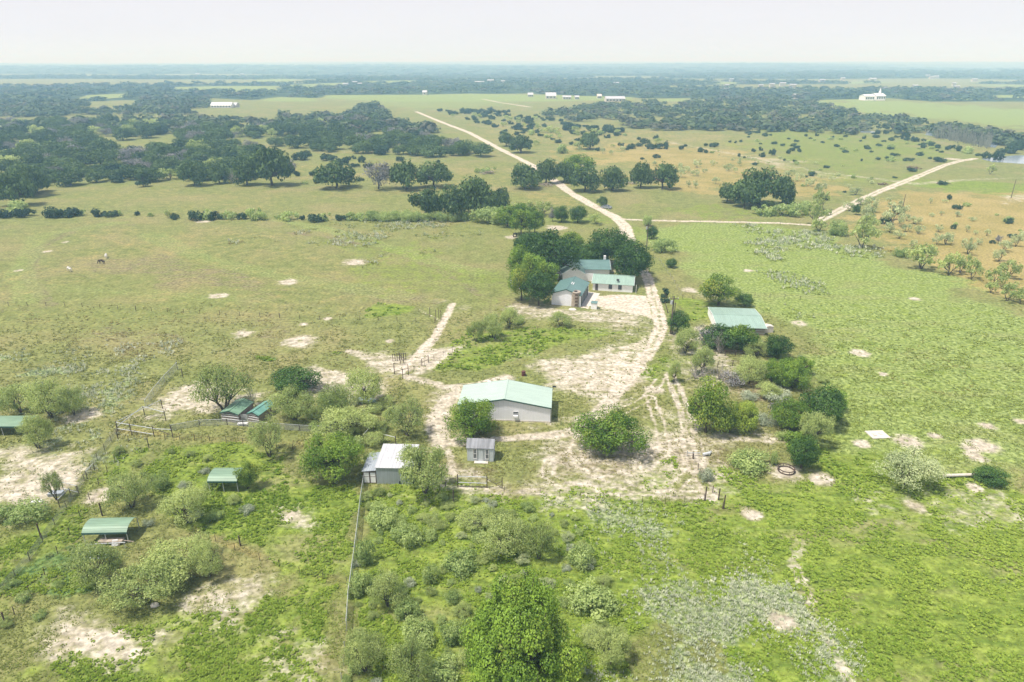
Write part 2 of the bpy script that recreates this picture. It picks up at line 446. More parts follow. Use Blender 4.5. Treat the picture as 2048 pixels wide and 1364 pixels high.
 ('road', .6, 'L', [(838,620),(868,634),(888,646)], .6),
 ('road', .85, 'P', [(1170,590),(1196,586),(1176,618),(1150,612)], .4),
 ('road', .5, 'P', [(840,745),(900,700),(912,697),(862,740),(810,755)], 1.0),
]
# ring shaped ant beds and feed circles, one white puddle painted as pale soil: (u, v, radius m)
SPOTS = [(712,525,3.6),(435,592,2.2),(598,682,3.2),(575,564,2.6),(130,484,1.3),(95,503,1.4),(37,541,1.3),(348,811,2.6),(165,832,2.8),(200,992,1.9),
 (1598,646,1.8),(1722,706,2.0),(1813,882,1.9),(1723,888,1.3),(1968,892,1.9),(1943,898,1.3),(1952,913,1.4),(1644,957,2.0),(1577,945,2.0),(1948,975,1.3),
 (1563,1240,1.5),(1310,780,1.7),(1830,598,1.3),(1025,474,2.4),(410,442,2.6),(655,637,1.3),(608,648,1.2),(780,682,1.1),(1830,1012,1.6),(1765,748,1.2),
 (485,667,2.2),(1115,455,3.2),(1498,541,1.4),(1380,580,1.6),(1480,662,1.5),(1975,852,1.4),(2040,842,1.2),(1870,872,1.0),(1505,1030,1.2),(975,290,6),(1780,376,3),(1905,318,5)]
RINGS = [(600,682,1.3),(435,592,.8),(348,811,.8),(1598,646,.8),(1722,706,.8),(1813,882,.7),(200,992,.6),(1723,888,.5),(1644,957,.7)]

def clumpy(X, Y):
    return vnoise(X, Y, 9, 71, 4)

def masks(X, Y):
    M = {k: np.zeros(X.shape) for k in LAY}
    wob = (vnoise(X, Y, 14, 5, 4) - 0.5); wob2 = (vnoise(X, Y, 60, 9, 3) - .5)
    for lay, st, kind, pts, soft in OPS:
        P = W(pts)
        pad = soft * 3 + 12
        s = (X > P[:,0].min()-pad) & (X < P[:,0].max()+pad) & (Y > P[:,1].min()-pad) & (Y < P[:,1].max()+pad)
        if not s.any(): continue
        if kind == 'P':
            soft2 = soft * (1.0 if lay == 'road' else 1.7)
            d = poly_d(X[s], Y[s], P) + wob[s] * soft2 * 4.0 + wob2[s]*soft2*2.0
            soft = soft2
            f = np.clip(d / soft * .5 + .5, 0, 1); f = f*f*(3-2*f)
        else:
            d = line_d(X[s], Y[s], P)
            if kind == 'R': d = np.abs(d - .85)
            hw = soft * .5 * (1 + wob[s] * (.5 if lay == 'road' else 1.2))
            f = np.clip((hw*1.35 - d) / (hw * .7), 0, 1)
            if kind == 'R': f = f * (.55 + .45*np.clip(wob2[s]*6+.5, 0, 1))
            if lay == 'road' and soft > 3: f = f * (1 - .50 * np.exp(-(d / .55)**2))
        M[lay][s] = np.maximum(M[lay][s], st * f)
    for u, v, r in SPOTS:
        p = at(u, v); s = (abs(X-p.x) < 3*r) & (abs(Y-p.y) < 3*r)
        if s.any():
            d = np.hypot(X[s]-p.x, Y[s]-p.y) * (1 + wob[s]*.8)
            M['dirt'][s] = np.maximum(M['dirt'][s], np.clip(1.25 - d / r * .75, 0, 1))
            M['lush'][s] *= np.clip(d/r - .6, 0, 1)
    for u, v, r in RINGS:
        p = at(u, v); s = (abs(X-p.x) < 2*r) & (abs(Y-p.y) < 2*r)
        if s.any():
            d = np.hypot(X[s]-p.x, Y[s]-p.y)
            M['dirt'][s] *= np.clip(d / r * 1.2 - .1, .25, 1)
    br = np.clip((vnoise(X, Y, 8, 91, 4) - .27) * 3.0, 0, 1)
    M['sage'] *= br
    # far country: woods with pale clearings beyond the farm fields
    far = Y > 1150
    if far.any():
        xf, yf = X[far], Y[far]
        w = np.zeros(xf.shape)
        for P in FARWOOD:
            w = np.maximum(w, np.clip(poly_d(xf, yf, W(P)) / 40 + .5, 0, 1))
        beyond = np.clip((yf - 1900) / 200, 0, 1)
        w = np.maximum(w, beyond)
        n = vnoise(xf / 2.2, yf, 700, 33, 3)
        w = w * (1 - .95 * np.clip((n - .555) / .02, 0, 1) * np.clip((5200 - yf) / 1500, .25, 1))
        for P in CLEAR:
            c = np.clip(poly_d(xf, yf, W(P)) / 30 + .5, 0, 1)
            w = w * (1 - c); 
            M['pale'][far] = np.maximum(M['pale'][far], c * .7)
        M['wood'][far] = w
    return M

# outlines of far woods and of the clearings inside them, as seen in the photo
FARWOOD = [
 [(-400,196),(150,204),(260,200),(420,210),(420,196),(560,203),(640,196),(760,196),(930,190),(1050,187),(1250,196),(1390,197),(1500,205),(1620,200),(1780,196),(2000,214),(2400,230),(2400,160),(-400,160)],
 [(-400,236),(0,233),(120,226),(300,228),(420,224),(300,214),(150,214),(0,206),(-400,206)],
]
CLEAR = [
 [(148,200),(170,190),(255,187),(264,193),(200,199)], [(330,178),(345,174),(440,172),(560,172),(555,182),(440,185)],
 [(505,166),(512,160),(560,157),(595,158),(590,164),(540,166)], [(560,176),(570,170),(690,166),(700,170),(620,178)],
 [(715,167),(730,163),(835,161),(835,166),(780,168)], [(855,162),(900,160),(915,162),(880,164)],
 [(640,196),(650,190),(860,189),(940,187),(1100,190),(1268,194),(1272,200),(1000,205),(800,206)],
 [(1310,198),(1380,196),(1382,200),(1400,206),(1320,206)],
 [(1690,164),(1735,160),(1790,164),(1700,168)], [(1955,168),(2060,170),(2060,175),(1960,172)], [(1905,196),(1960,197),(1950,200),(1900,199)],
 [(1390,166),(1440,163),(1500,166),(1440,169)], [(1420,172),(1470,174),(1440,177)],
 [(180,220),(250,209),(330,208),(300,216),(200,224)],
 [(520,198),(560,194),(640,196),(640,205),(520,203)],[(1975,190),(2060,190),(2060,196),(1980,195)],
]

def terrain(X, Y):
    z = np.zeros(X.shape)
    f = np.clip((Y - 1900) / 2500, 0, 1)
    z += f * (vnoise(X/1.6, Y, 1500, 3, 3) - .42) * 60
    g = np.clip((Y - 6500) / 3500, 0, 1) * np.clip((X/np.maximum(Y,1) + .42) / .22, 0, 1)
    z += g * (26 + (vnoise(X/2, Y, 3800, 13, 3) - .5) * 26)
    # slight relief of the pastures is left to the bump; the ground stays level under buildings
    return np.minimum(z, 54)

def ground_mat():
    m, nt, n, l, out = new_mat('ground_cover')
    geo = nt.nodes.new('ShaderNodeNewGeometry'); pos = geo.outputs['Position']
    def attr(name):
        a = nt.nodes.new('ShaderNodeVertexColor'); a.layer_name = name
        s = nt.nodes.new('ShaderNodeSeparateColor'); l.new(a.outputs['Color'], s.inputs[0])
        return s.outputs[0], s.outputs[1], s.outputs[2]
    dirt, lush, dry = attr('cover_a'); sage, weed, mauve = attr('cover_b'); road, wood, pale = attr('cover_c')
    n_f = noise(nt, pos, 1.3, 3, .6)        # tufts
    n_m = noise(nt, pos, .30, 5, .65)       # clumps of some metres
    n_l = noise(nt, pos, .045, 4, .6)       # patches
    n_x = noise(nt, pos, .006, 4, .55)
    mp = nt.nodes.new('ShaderNodeMapping'); l.new(pos, mp.inputs[0]); mp.inputs['Scale'].default_value = (.25, .8, 1); mp.inputs['Rotation'].default_value = (0, 0, .35)
    n_s = noise(nt, mp.outputs[0], .8, 6, .75)   # wind-laid streaks
    sep = nt.nodes.new('ShaderNodeSeparateXYZ'); l.new(pos, sep.inputs[0])
    # base pasture
    c = mixc(nt, smooth_step(nt, n_m, .22, .78), (.150, .175, .052), (.310, .330, .115))
    c = mixc(nt, mathn(nt, 'MULTIPLY', smooth_step(nt, n_l, .40, .68), .62), c, (.335, .285, .135))
    c = mixc(nt, mathn(nt, 'MULTIPLY', smooth_step(nt, n_s, .52, .72), .55), c, (.150, .185, .055))
    c = mixc(nt, mathn(nt, 'MULTIPLY', smooth_step(nt, noise(nt, pos, .02, 5, .65), .52, .66), .5), c, (.215, .255, .075))
    c = mixc(nt, mathn(nt, 'MULTIPLY', smooth_step(nt, n_x, .45, .65), .45), c, (.225, .260, .065))
    def layer(c, mk, colA, colB, k=.9, lo=.42, hi=.60, nz=None, sel=None):
        nz = nz or n_m
        x = mathn(nt, 'ADD', mk, mathn(nt, 'MULTIPLY', mathn(nt, 'SUBTRACT', nz, .5), k))
        on = smooth_step(nt, mk, .0, .12)
        f = mathn(nt, 'MULTIPLY', smooth_step(nt, x, lo, hi), on)
        col = mixc(nt, smooth_step(nt, sel or n_f, .33, .67), colA, colB)
        return mixc(nt, f, c, col)
    c = layer(c, dry, (.330, .280, .095), (.430, .345, .140), 1.7, nz=n_m, lo=.30, hi=.95, sel=n_l)
    c = layer(c, mauve, (.190, .150, .085), (.300, .245, .165), 1.1, nz=n_s, lo=.38, hi=.7)
    c = layer(c, pale, (.200, .270, .070), (.335, .400, .130), .9, lo=.3, hi=.7, nz=n_s)
    c = layer(c, lush, (.130, .200, .030), (.300, .375, .068), 1.1, nz=n_m, lo=.30, hi=.70, sel=n_s)
    tr_ = mathn(nt, 'MULTIPLY', smooth_step(nt, noise(nt, mp.outputs[0], .16, 5, .65), .50, .68), mathn(nt, 'MULTIPLY', lush, .9))
    c = mixc(nt, tr_, c, (.300, .290, .130))
    c = layer(c, sage, (.180, .255, .080), (.350, .400, .200), 1.1, nz=n_m)
    c = layer(c, weed, (.075, .145, .035), (.175, .260, .080), .9)
    mp3 = nt.nodes.new('ShaderNodeMapping'); l.new(pos, mp3.inputs[0]); mp3.inputs['Scale'].default_value = (.8, 1.15, 1); mp3.inputs['Rotation'].default_value = (0, 0, -.5)
    n_d = noise(nt, mp3.outputs[0], .45, 7, .72)
    nd = mathn(nt, 'ADD', mathn(nt, 'MULTIPLY', n_d, .65), mathn(nt, 'MULTIPLY', n_l, .35))
    c = layer(c, dirt, (.430, .370, .270), (.690, .625, .510), 2.6, lo=.20, hi=.85, nz=nd, sel=n_d)
    c = layer(c, road, (.560, .480, .370), (.760, .680, .560), 1.3, lo=.25, hi=.75, nz=n_d, sel=n_d)
    # woodland floor and canopy seen from afar
    n_w = noise(nt, pos, .012, 5, .7)
    wc = mixc(nt, smooth_step(nt, n_w, .35, .65), (.030, .055, .028), (.080, .120, .055))
    wf = smooth_step(nt, mathn(nt, 'ADD', wood, mathn(nt, 'MULTIPLY', mathn(nt, 'SUBTRACT', noise(nt, pos, .004, 5, .7), .5), .9)), .38, .55)
    c = mixc(nt, wf, c, wc)
    # fine tuft contrast
    v = mathn(nt, 'ADD', .50, mathn(nt, 'MULTIPLY', smooth_step(nt, n_f, .25, .75), .56))
    cc = nt.nodes.new('ShaderNodeCombineColor')
    for i in range(3): l.new(v, cc.inputs[i])
    c = mixc(nt, 1.0, c, cc.outputs[0], 'MULTIPLY')
    b = N(nt, 'ShaderNodeBsdfPrincipled', Roughness=.95)
    b.inputs['Specular IOR Level'].default_value = .1
    l.new(c, b.inputs['Base Color'])
    h = mathn(nt, 'ADD', mathn(nt, 'MULTIPLY', n_f, .03), mathn(nt, 'MULTIPLY', noise(nt, pos, .30, 2, .5), .60))
    notroad = mathn(nt, 'SUBTRACT', 1.08, mathn(nt, 'MAXIMUM', road, mathn(nt, 'MULTIPLY', dirt, 1.25, clamp=True)), clamp=True)
    bp = N(nt, 'ShaderNodeBump', Strength=.45, Distance=.45)
    l.new(mathn(nt, 'MULTIPLY', h, notroad), bp.inputs['Height']); l.new(bp.outputs[0], b.inputs['Normal'])
    l.new(b.outputs[0], out.inputs['Surface'])
    return m

def build_ground():
    ny, nx = 1450, 1020
    t = np.linspace(0, 1, ny)
    Y = 20 + (np.exp(t * 7.3) - 1) / (math.exp(7.3) - 1) * 46000
    Y = np.concatenate([[-120, -40], Y]); ny = len(Y)
    s = np.linspace(-1, 1, nx)
    hw = .95 * np.maximum(Y, 0) + 110
    GX = s[None, :] * hw[:, None]; GY = np.repeat(Y[:, None], nx, 1)
    X, Yf = GX.ravel(), GY.ravel()
    M = masks(X, Yf)
    V = np.stack([X, Yf, terrain(X, Yf)], 1)
    i = np.arange((ny-1)*(nx-1)); r = i // (nx-1); q = i % (nx-1); a = r*nx + q
    F = np.stack([a, a+1, a+nx+1, a+nx], 1)
    me = mesh_np('ground', V, F, ground_mat(), smooth=True)
    for nm, ks in (('cover_a', ('dirt','lush','dry')), ('cover_b', ('sage','weed','mauve')), ('cover_c', ('road','wood','pale'))):
        at_ = me.attributes.new(nm, 'FLOAT_COLOR', 'POINT')
        col = np.ones((len(V), 4), np.float32)
        for j, k in enumerate(ks): col[:, j] = M[k]
        at_.data.foreach_set('color', col.ravel())
    o = bpy.data.objects.new('ground', me); C.objects.link(o); tag(o, kind='structure')
build_ground()

def build_haze():
    mb = MB(); mb.box(-47000, 47000, -300, 46500, -32, 135)
    m, nt, n, l, out = new_mat('haze_air')
    v = N(nt, 'ShaderNodeVolumePrincipled')
    v.inputs['Color'].default_value = (.40, .70, 1.0, 1)
    v.inputs['Absorption Color'].default_value = (1, 1, 1, 1)
    v.inputs['Density'].default_value = .00035
    v.inputs['Anisotropy'].default_value = 0.0
    l.new(v.outputs[0], out.inputs['Volume'])
    o = mb.build('haze', m); tag(o, kind='stuff')
# ---------------------------------------------------------------- plants
def leaf_mat(name, dark, light, trans=.22, accent=None, acc=.0):
    m, nt, n, l, out = new_mat(name)
    a = nt.nodes.new('ShaderNodeVertexColor'); a.layer_name = 'tint'
    s = nt.nodes.new('ShaderNodeSeparateColor'); l.new(a.outputs['Color'], s.inputs[0])
    oi = nt.nodes.new('ShaderNodeObjectInfo')
    f = mathn(nt, 'ADD', s.outputs[0], mathn(nt, 'MULTIPLY', mathn(nt, 'SUBTRACT', oi.outputs['Random'], .5), .45), clamp=True)
    c = mixc(nt, f, dark, light)
    if accent:
        c = mixc(nt, mathn(nt, 'MULTIPLY', smooth_step(nt, s.outputs[1], .72, .95), acc), c, accent)
    d = N(nt, 'ShaderNodeBsdfDiffuse', Roughness=.6); t = nt.nodes.new('ShaderNodeBsdfTranslucent')
    g = N(nt, 'ShaderNodeBsdfGlossy', Roughness=.45); g.inputs['Color'].default_value = (.8, .85, .8, 1)
    l.new(c, d.inputs['Color']); l.new(c, t.inputs['Color'])
    mx = nt.nodes.new('ShaderNodeMixShader'); mx.inputs[0].default_value = trans
    l.new(d.outputs[0], mx.inputs[1]); l.new(t.outputs[0], mx.inputs[2])
    m2 = nt.nodes.new('ShaderNodeMixShader'); m2.inputs[0].default_value = .015
    l.new(mx.outputs[0], m2.inputs[1]); l.new(g.outputs[0], m2.inputs[2])
    l.new(m2.outputs[0], out.inputs['Surface'])
    return m

LM = {
 'oak':      leaf_mat('live_oak_leaves', (.031,.073,.023), (.164,.249,.078), .15),
 'pecan':    leaf_mat('broad_leaves', (.051,.125,.016), (.304,.464,.062), accent=(.484,.550,.078), acc=.35),
 'golden':   leaf_mat('yellowing_leaves', (.078,.169,.023), (.429,.546,.091), accent=(.780,.728,.117), acc=.45),
 'dark':     leaf_mat('dark_broad_leaves', (.023,.069,.014), (.148,.267,.055), .15),
 'mesquite': leaf_mat('mesquite_leaves', (.260,.350,.105), (.660,.740,.290), .45),
 'palemesq': leaf_mat('pale_mesquite_leaves', (.320,.400,.190), (.740,.790,.450), .4),
 'juniper':  leaf_mat('juniper_needles', (.023,.058,.031), (.085,.150,.072), .1),
 'bush': leaf_mat('bush_leaves', (.230,.340,.100), (.600,.700,.270), .42),
 'sagebush': leaf_mat('sage_leaves', (.234,.286,.182), (.572,.624,.442)),
 'greyoak':  leaf_mat('thin_grey_twigs', (.156,.163,.156), (.390,.377,.377), .1),
}
bark = flat_mat('bark', (.085, .068, .052), .95, var=.35, scale=3)
bark_pale = flat_mat('dead_bark', (.36, .33, .30), .9, var=.25, scale=3)

def rng(seed): return np.random.default_rng(seed)

def unit(v): return v / (np.linalg.norm(v, axis=-1, keepdims=True) + 1e-9)

def blobs(r, n, style):
    """crown lobes: centre (unit crown: radius 1 in x y, height 0..1) and radii"""
    B = []
    base = {'big': .05, 'oak': .07, 'round': .07, 'bush': .0, 'mesq': .14, 'jun': .0, 'tall': .08}[style]
    zc = (1 + base) / 2; hz = (1 - base) / 2
    tries = 0
    while len(B) < n and tries < 5000:
        tries += 1
        d = unit(r.normal(size=3))
        if style != 'bush' and d[2] < -.75: continue
        if style == 'mesq' and d[2] < 0: d[2] *= .7
        rad = r.uniform(.15, .42) if style != 'mesq' else r.uniform(.14, .34)
        if style == 'big': rad = r.uniform(.13, .25)
        q = r.uniform(.45, 1.0) ** .5 * (1.02 - rad * .62)
        if style == 'jun':
            z = r.uniform(.12, .92); w = (1 - z) ** .7 * .75 + .12
            a = r.uniform(0, 6.28); c = np.array([math.cos(a)*w*q, math.sin(a)*w*q, z]); rad *= .8
        elif style in ('bush',):
            c = np.array([d[0]*q, d[1]*q, .42 + d[2]*q*.42])
        else:
            c = np.array([d[0]*q, d[1]*q, zc + d[2]*q*hz])
        if B and min(np.linalg.norm((c-b[0]) * np.array([1,1,1.6])) / (rad+b[1]) for b in B) < (.52 if style == 'big' else .38): continue
        B.append((c, rad))
    return B

def crown(seed, nb, nleaf, leaf, style, cover=1.0, aspect=.8, core=0.35, droop=0.0):
    """leaf clumps over uneven lobes; aspect = real height / crown radius, keeps leaves square"""
    r = rng(seed); B = blobs(r, nb, style)
    w = np.array([b[1]**2 for b in B]); w /= w.sum()
    cnt = np.maximum((w * nleaf).astype(int), 6)
    Cc, Nn, T = [], [], []
    sc3 = np.array([1, 1, aspect])
    cen = np.array([0, 0, .5]) * sc3
    wob_ = r.uniform(0, 6.28, 3)
    for bi, ((c, rad), k) in enumerate(zip(B, cnt)):
        az = math.atan2(c[1], c[0]); kk = 1 + .16*math.sin(2*az+wob_[0]) + .12*math.sin(3*az+wob_[1])
        c = c * np.array([kk, kk, 1]); B[bi] = (c, rad)
        c = c * sc3
        gap = r.uniform(.75, 1.1) * cover
        k = int(k * gap)
        d = unit(r.normal(size=(k, 3)))
        # lumpy shell
        ph = r.uniform(0, 6.28, 6)
        lump = 1 + .16*np.sin(d[:,0]*7+ph[0])*np.sin(d[:,1]*6+ph[1]) + .14*np.sin(d[:,2]*8+ph[2]+d[:,0]*4)
        rr = rad * lump * np.where(r.random(k) < core, r.uniform(.45, .95, k), r.uniform(.88, 1.10, k))
        p = c + d * rr[:, None] * np.array([r.uniform(.85,1.2), r.uniform(.85,1.2), r.uniform(.6,.9)])
        if droop: p[:, 2] -= droop * (np.hypot(p[:,0], p[:,1]) ** 2) * .5
        nn = unit(d * .75 + unit(p - cen) * .30 + np.array([0,0,.35]) + r.normal(size=(k,3)) * .55)
        Cc.append(p); Nn.append(nn)
        bt = r.uniform(-.28, .28)
        g = r.random()
        t = np.clip(.5 + bt + r.normal(size=k) * .2, 0, 1)
        T.append(np.stack([t, np.clip(g*.75 + r.random(k)*.35, 0, 1), t], 1))
    P = np.concatenate(Cc); Nn = np.concatenate(Nn); T = np.concatenate(T)
    keep = (P[:, 2] > .015)
    P, Nn, T = P[keep], Nn[keep], T[keep]
    n = len(P)
    u = unit(np.cross(Nn, r.normal(size=(n, 3)))); v = np.cross(Nn, u)
    s1 = leaf * r.uniform(.6, 1.35, n)[:, None]; s2 = s1 * r.uniform(.45, .9, n)[:, None]
    bend = Nn * s1 * .25
    q = np.stack([P - u*s1, P - v*s2 + bend, P + u*s1, P + v*s2 + bend], 1)
    q[:, :, 2] /= aspect
    V = q.reshape(-1, 3); F = np.arange(n*4).reshape(-1, 4)
    return V, F, T, B

def crown_obj_mesh(name, mat, *a, **k):
    V, F, T, B = crown(*a, **k)
    return mesh_np(name, V, F, mat, T), B

def trunk_mesh(seed, B, style, r0=.055, aspect=.8, mat=None, twigs=0):
    r = random.Random(seed); mb = MB()
    stems = {'big': 1, 'oak': 1, 'round': 1, 'mesq': 3, 'bush': 4, 'jun': 1, 'tall': 1}[style]
    tops = []
    for s in range(stems):
        a = r.uniform(0, 6.28); lean = .05 if stems == 1 else .22
        h = {'big': .3, 'oak': .26, 'round': .30, 'mesq': .24, 'bush': .25, 'jun': .7, 'tall': .5}[style]
        top = Vector((math.cos(a)*lean, math.sin(a)*lean, h))
        o = Vector((math.cos(a), math.sin(a), 0)) * (.03 if stems > 1 else 0)
        mid = (o + top) * .5 + Vector((r.uniform(-.03,.03), r.uniform(-.03,.03), 0))
        rr = r0 / (stems ** .5)
        mb.tube([o - Vector((0,0,.03)), mid, top], [rr*1.35, rr, rr*.8], 7)
        tops.append((top, rr))
    for i, (c, rad) in enumerate(B):
        c = Vector(c)
        top, rr = min(tops, key=lambda t: (t[0]-c).length)
        m1 = top.lerp(c, .45) + Vector((r.uniform(-.07,.07), r.uniform(-.07,.07), r.uniform(-.02,.05)))
        mb.tube([top, m1, c], [rr*.62, rr*.36, rr*.14], 5, cap=False)
        for k in range(twigs):
            d = Vector((r.uniform(-1,1), r.uniform(-1,1), r.uniform(-.4,1))).normalized() * rad * r.uniform(.7,1.05)
            mb.tube([m1.lerp(c, .6), c.lerp(c+d, .5) + Vector((0,0,.02)), c+d], [rr*.2, rr*.12, rr*.05], 3, cap=False)
    return mb.mesh('trunk', mat or bark)

def dead_mesh(seed, spread=.9, nmain=9):
    r = random.Random(seed); mb = MB()
    def br(p, d, L, rad, k):
        pts = [p]; rads = [rad]; n = 3
        for i in range(n):
            d = (d + Vector((r.uniform(-.3,.3), r.uniform(-.3,.3), r.uniform(-.15,.22)))).normalized()
            p = p + d * L / n
            pts.append(p); rads.append(rad * (1 - (i+1)/n * .62))
        mb.tube(pts, rads, 4, cap=False)
        if k > 0:
            for i in range(r.choice((3, 4))):
                q = pts[r.choice((1, 2, 3))]
                dd = (d + Vector((r.uniform(-1,1), r.uniform(-1,1), r.uniform(-.5,.8))) * .85).normalized()
                br(q, dd, L * r.uniform(.5, .75), rad * .5, k-1)
    for i in range(nmain):
        a = 6.28 * i / nmain + r.uniform(-.3, .3)
        br(Vector((0,0,0)), Vector((math.cos(a)*spread, math.sin(a)*spread, r.uniform(.35,1.1))).normalized(), r.uniform(.5,.75), .032, 3)
    V = np.array(mb.v); s = np.array([.98/np.abs(V[:,:2]).max()]*2 + [1/V[:,2].max()])
    mb.v = [tuple(x) for x in V * s]
    return mb.mesh('branches', bark_pale)

# kind -> (thing name, category, variants [(crown mesh, trunk mesh)], crown base fraction, default height/radius)
KINDS = {}
def make_kind(key, name, cat, lm, style, nv, nb, nleaf, leaf, aspect, seed, r0=.055, tmat=None, core=.35, cover=1., twigs=0, droop=0.):
    out = []
    for i in range(nv):
        me, B = crown_obj_mesh('crown', LM[lm], seed+i, nb, nleaf, leaf, style, aspect=aspect, core=core, cover=cover, droop=droop)
        out.append((me, trunk_mesh(seed+i, B, style, r0, aspect, tmat, twigs)))
    KINDS[key] = (name, cat, out, aspect, {'big': .05, 'oak': .07, 'round': .07, 'bush': 0., 'mesq': .14, 'jun': 0., 'tall': .08}[style])

# near, detailed
make_kind('bigpecan', 'broadleaf_tree', 'tree', 'pecan', 'big', 1, 58, 52000, .017, 1.7, 210, core=.3, twigs=1)
make_kind('pecan',   'broadleaf_tree', 'tree', 'pecan', 'round', 3, 34, 15000, .026, 1.65, 10, core=.3, twigs=1)
make_kind('golden',  'broadleaf_tree', 'tree', 'golden', 'round', 2, 30, 9000, .034, 1.7, 20, core=.3)
make_kind('darkt',   'broadleaf_tree', 'tree', 'dark', 'round', 3, 30, 9000, .034, 1.6, 30, core=.3)
make_kind('greent',  'broadleaf_tree', 'tree', 'pecan', 'round', 3, 24, 5000, .045, 1.6, 35, core=.3)
make_kind('mesq',    'mesquite_tree', 'tree', 'mesquite', 'mesq', 4, 30, 9000, .026, 1.25, 40, r0=.05, core=.55, cover=.9, twigs=3, droop=.12)
make_kind('palemesq','mesquite_tree', 'tree', 'palemesq', 'mesq', 3, 30, 8000, .026, 1.25, 50, r0=.045, core=.6, cover=.85, twigs=3, droop=.12)
make_kind('thinmesq','mesquite_tree', 'tree', 'mesquite', 'mesq', 3, 26, 6500, .025, 1.3, 55, r0=.06, core=.65, cover=.8, twigs=5, droop=.12)
make_kind('bush',    'bush', 'bush', 'bush', 'bush', 4, 16, 3200, .050, 1.1, 60, r0=.04)
make_kind('sagebush','sage_bush', 'bush', 'sagebush', 'bush', 2, 16, 2600, .045, 1.1, 70, r0=.04)
# middle distance
make_kind('oak',     'live_oak', 'tree', 'oak', 'oak', 5, 22, 2600, .062, 1.1, 80, r0=.06)
make_kind('greyoak', 'bare_oak', 'tree', 'greyoak', 'oak', 2, 20, 1500, .045, 1.2, 90, r0=.05, core=.6, twigs=4)
make_kind('juniper', 'juniper', 'tree', 'juniper', 'bush', 4, 12, 1100, .085, 1.1, 100, r0=.05)
make_kind('cone',    'juniper', 'tree', 'juniper', 'jun', 2, 14, 1100, .085, 1.7, 105, r0=.05)
make_kind('smesq',   'mesquite_tree', 'tree', 'mesquite', 'mesq', 4, 12, 800, .070, 1.2, 110, r0=.055, core=.5, twigs=1)
make_kind('spale',   'mesquite_tree', 'tree', 'palemesq', 'mesq', 3, 12, 700, .070, 1.2, 115, r0=.055, core=.5, twigs=1)
make_kind('sbush',   'bush', 'bush', 'bush', 'bush', 3, 9, 600, .095, 1.0, 120, r0=.05)
KINDS['dead'] = ('dead_tree', 'tree', [(None, dead_mesh(i, .8)) for i in (1, 2, 3)], 1.2, 0.)
KINDS['snag'] = ('dead_tree', 'tree', [(None, dead_mesh(i, .12, 4)) for i in (5,)], 3., 0.)

import bmesh
WHOLE = {}
def whole(me, tm):
    """crown and trunk in one mesh, for plants too small in the photo to show their parts"""
    if me is None or tm is None: return me or tm
    if me.name in WHOLE: return WHOLE[me.name]
    bm = bmesh.new(); bm.from_mesh(me); k = len(bm.faces); bm.from_mesh(tm)
    bm.faces.ensure_lookup_table()
    for f in bm.faces[k:]: f.material_index = 1
    out = bpy.data.meshes.new('small_plant'); bm.to_mesh(out); bm.free()
    out.materials.clear()
    for m in (me.materials[0], tm.materials[0]): out.materials.append(m)
    WHOLE[me.name] = out
    return out
PR = random.Random(5)
def plant(key, u, v, w, h, label, group=None, parts=True, rz=None):
    """(u, v): middle and lower edge of the crown's outline in the photo, w x h its size there; gives a tree of that size on the ground"""
    name, cat, var, asp, base = KINDS[key]
    vc = v - h / 2
    Ht = 3.0
    for _ in range(12):
        zc = Ht * (1 + base) / 2
        p = at(u, vc, zc)
        d = depth(p); a = w / 2 * d / FPX
        dh = math.hypot(p.x, p.y); L = math.hypot(dh, HC - zc)
        sa, ca = (HC - zc) / L, dh / L
        vis = h / 2 * d / FPX * (1.0)
        b2 = (vis**2 - (a * sa)**2) / (ca**2)
        b = max(math.sqrt(b2) if b2 > 0 else 0, .42 * a)
        Ht = min(2 * b / (1 - base), 2.6 * a + 1)
    gx, gy = p.x, p.y
    me, tm = PR.choice(var)
    r = rz if rz is not None else PR.uniform(0, 6.28)
    if parts and me is not None:
        t = empty(name, (gx, gy, 0), r)
        for nm, mm in (('crown', me), ('trunk', tm)):
            o = bpy.data.objects.new(nm, mm); C.objects.link(o); o.parent = t
            o.scale = (a, a, Ht)
        # object scale sits on the parts, the Empty stays unscaled
    else:
        t = bpy.data.objects.new(name, whole(me, tm)); C.objects.link(t)
        t.location = (gx, gy, 0); t.rotation_euler = (0, 0, r); t.scale = (a, a, Ht)
    tag(t, label, cat, group)
    return t

ROADS = [[(832,223),(880,243),(938,265),(1000,298),(1066,331),(1105,358),(1140,385),(1190,413),(1232,435)], [(1640,440),(1700,410),(1760,382),(1830,355),(1890,330),(1920,322)]]
def road_d(x, y):
    return min(float(line_d(np.array([x]), np.array([y]), W(r))[0]) for r in ROADS)

def inside(P, x, y):
    c = False; n = len(P)
    for i in range(n):
        ax, ay = P[i]; bx, by = P[(i+1) % n]
        if (ay > y) != (by > y) and x < (bx-ax)*(y-ay)/(by-ay)+ax: c = not c
    return c

def scatter_px(poly, n, seed, mind):
    """n spots inside a photo outline, evenly over the ground, at least mind metres apart"""
    r = random.Random(seed); P = [tuple(at(u, v)[:2]) for u, v in poly]
    xs = [p[0] for p in P]; ys = [p[1] for p in P]; out = []; tr = 0
    while len(out) < n and tr < n * 60:
        tr += 1
        x, y = r.uniform(min(xs), max(xs)), r.uniform(min(ys), max(ys))
        if not inside(P, x, y) or (y > 280 and road_d(x, y + 4) < 13): continue
        if any((x-a)**2 + (y-b)**2 < mind**2 for a, b in out): continue
        out.append((x, y))
    return out

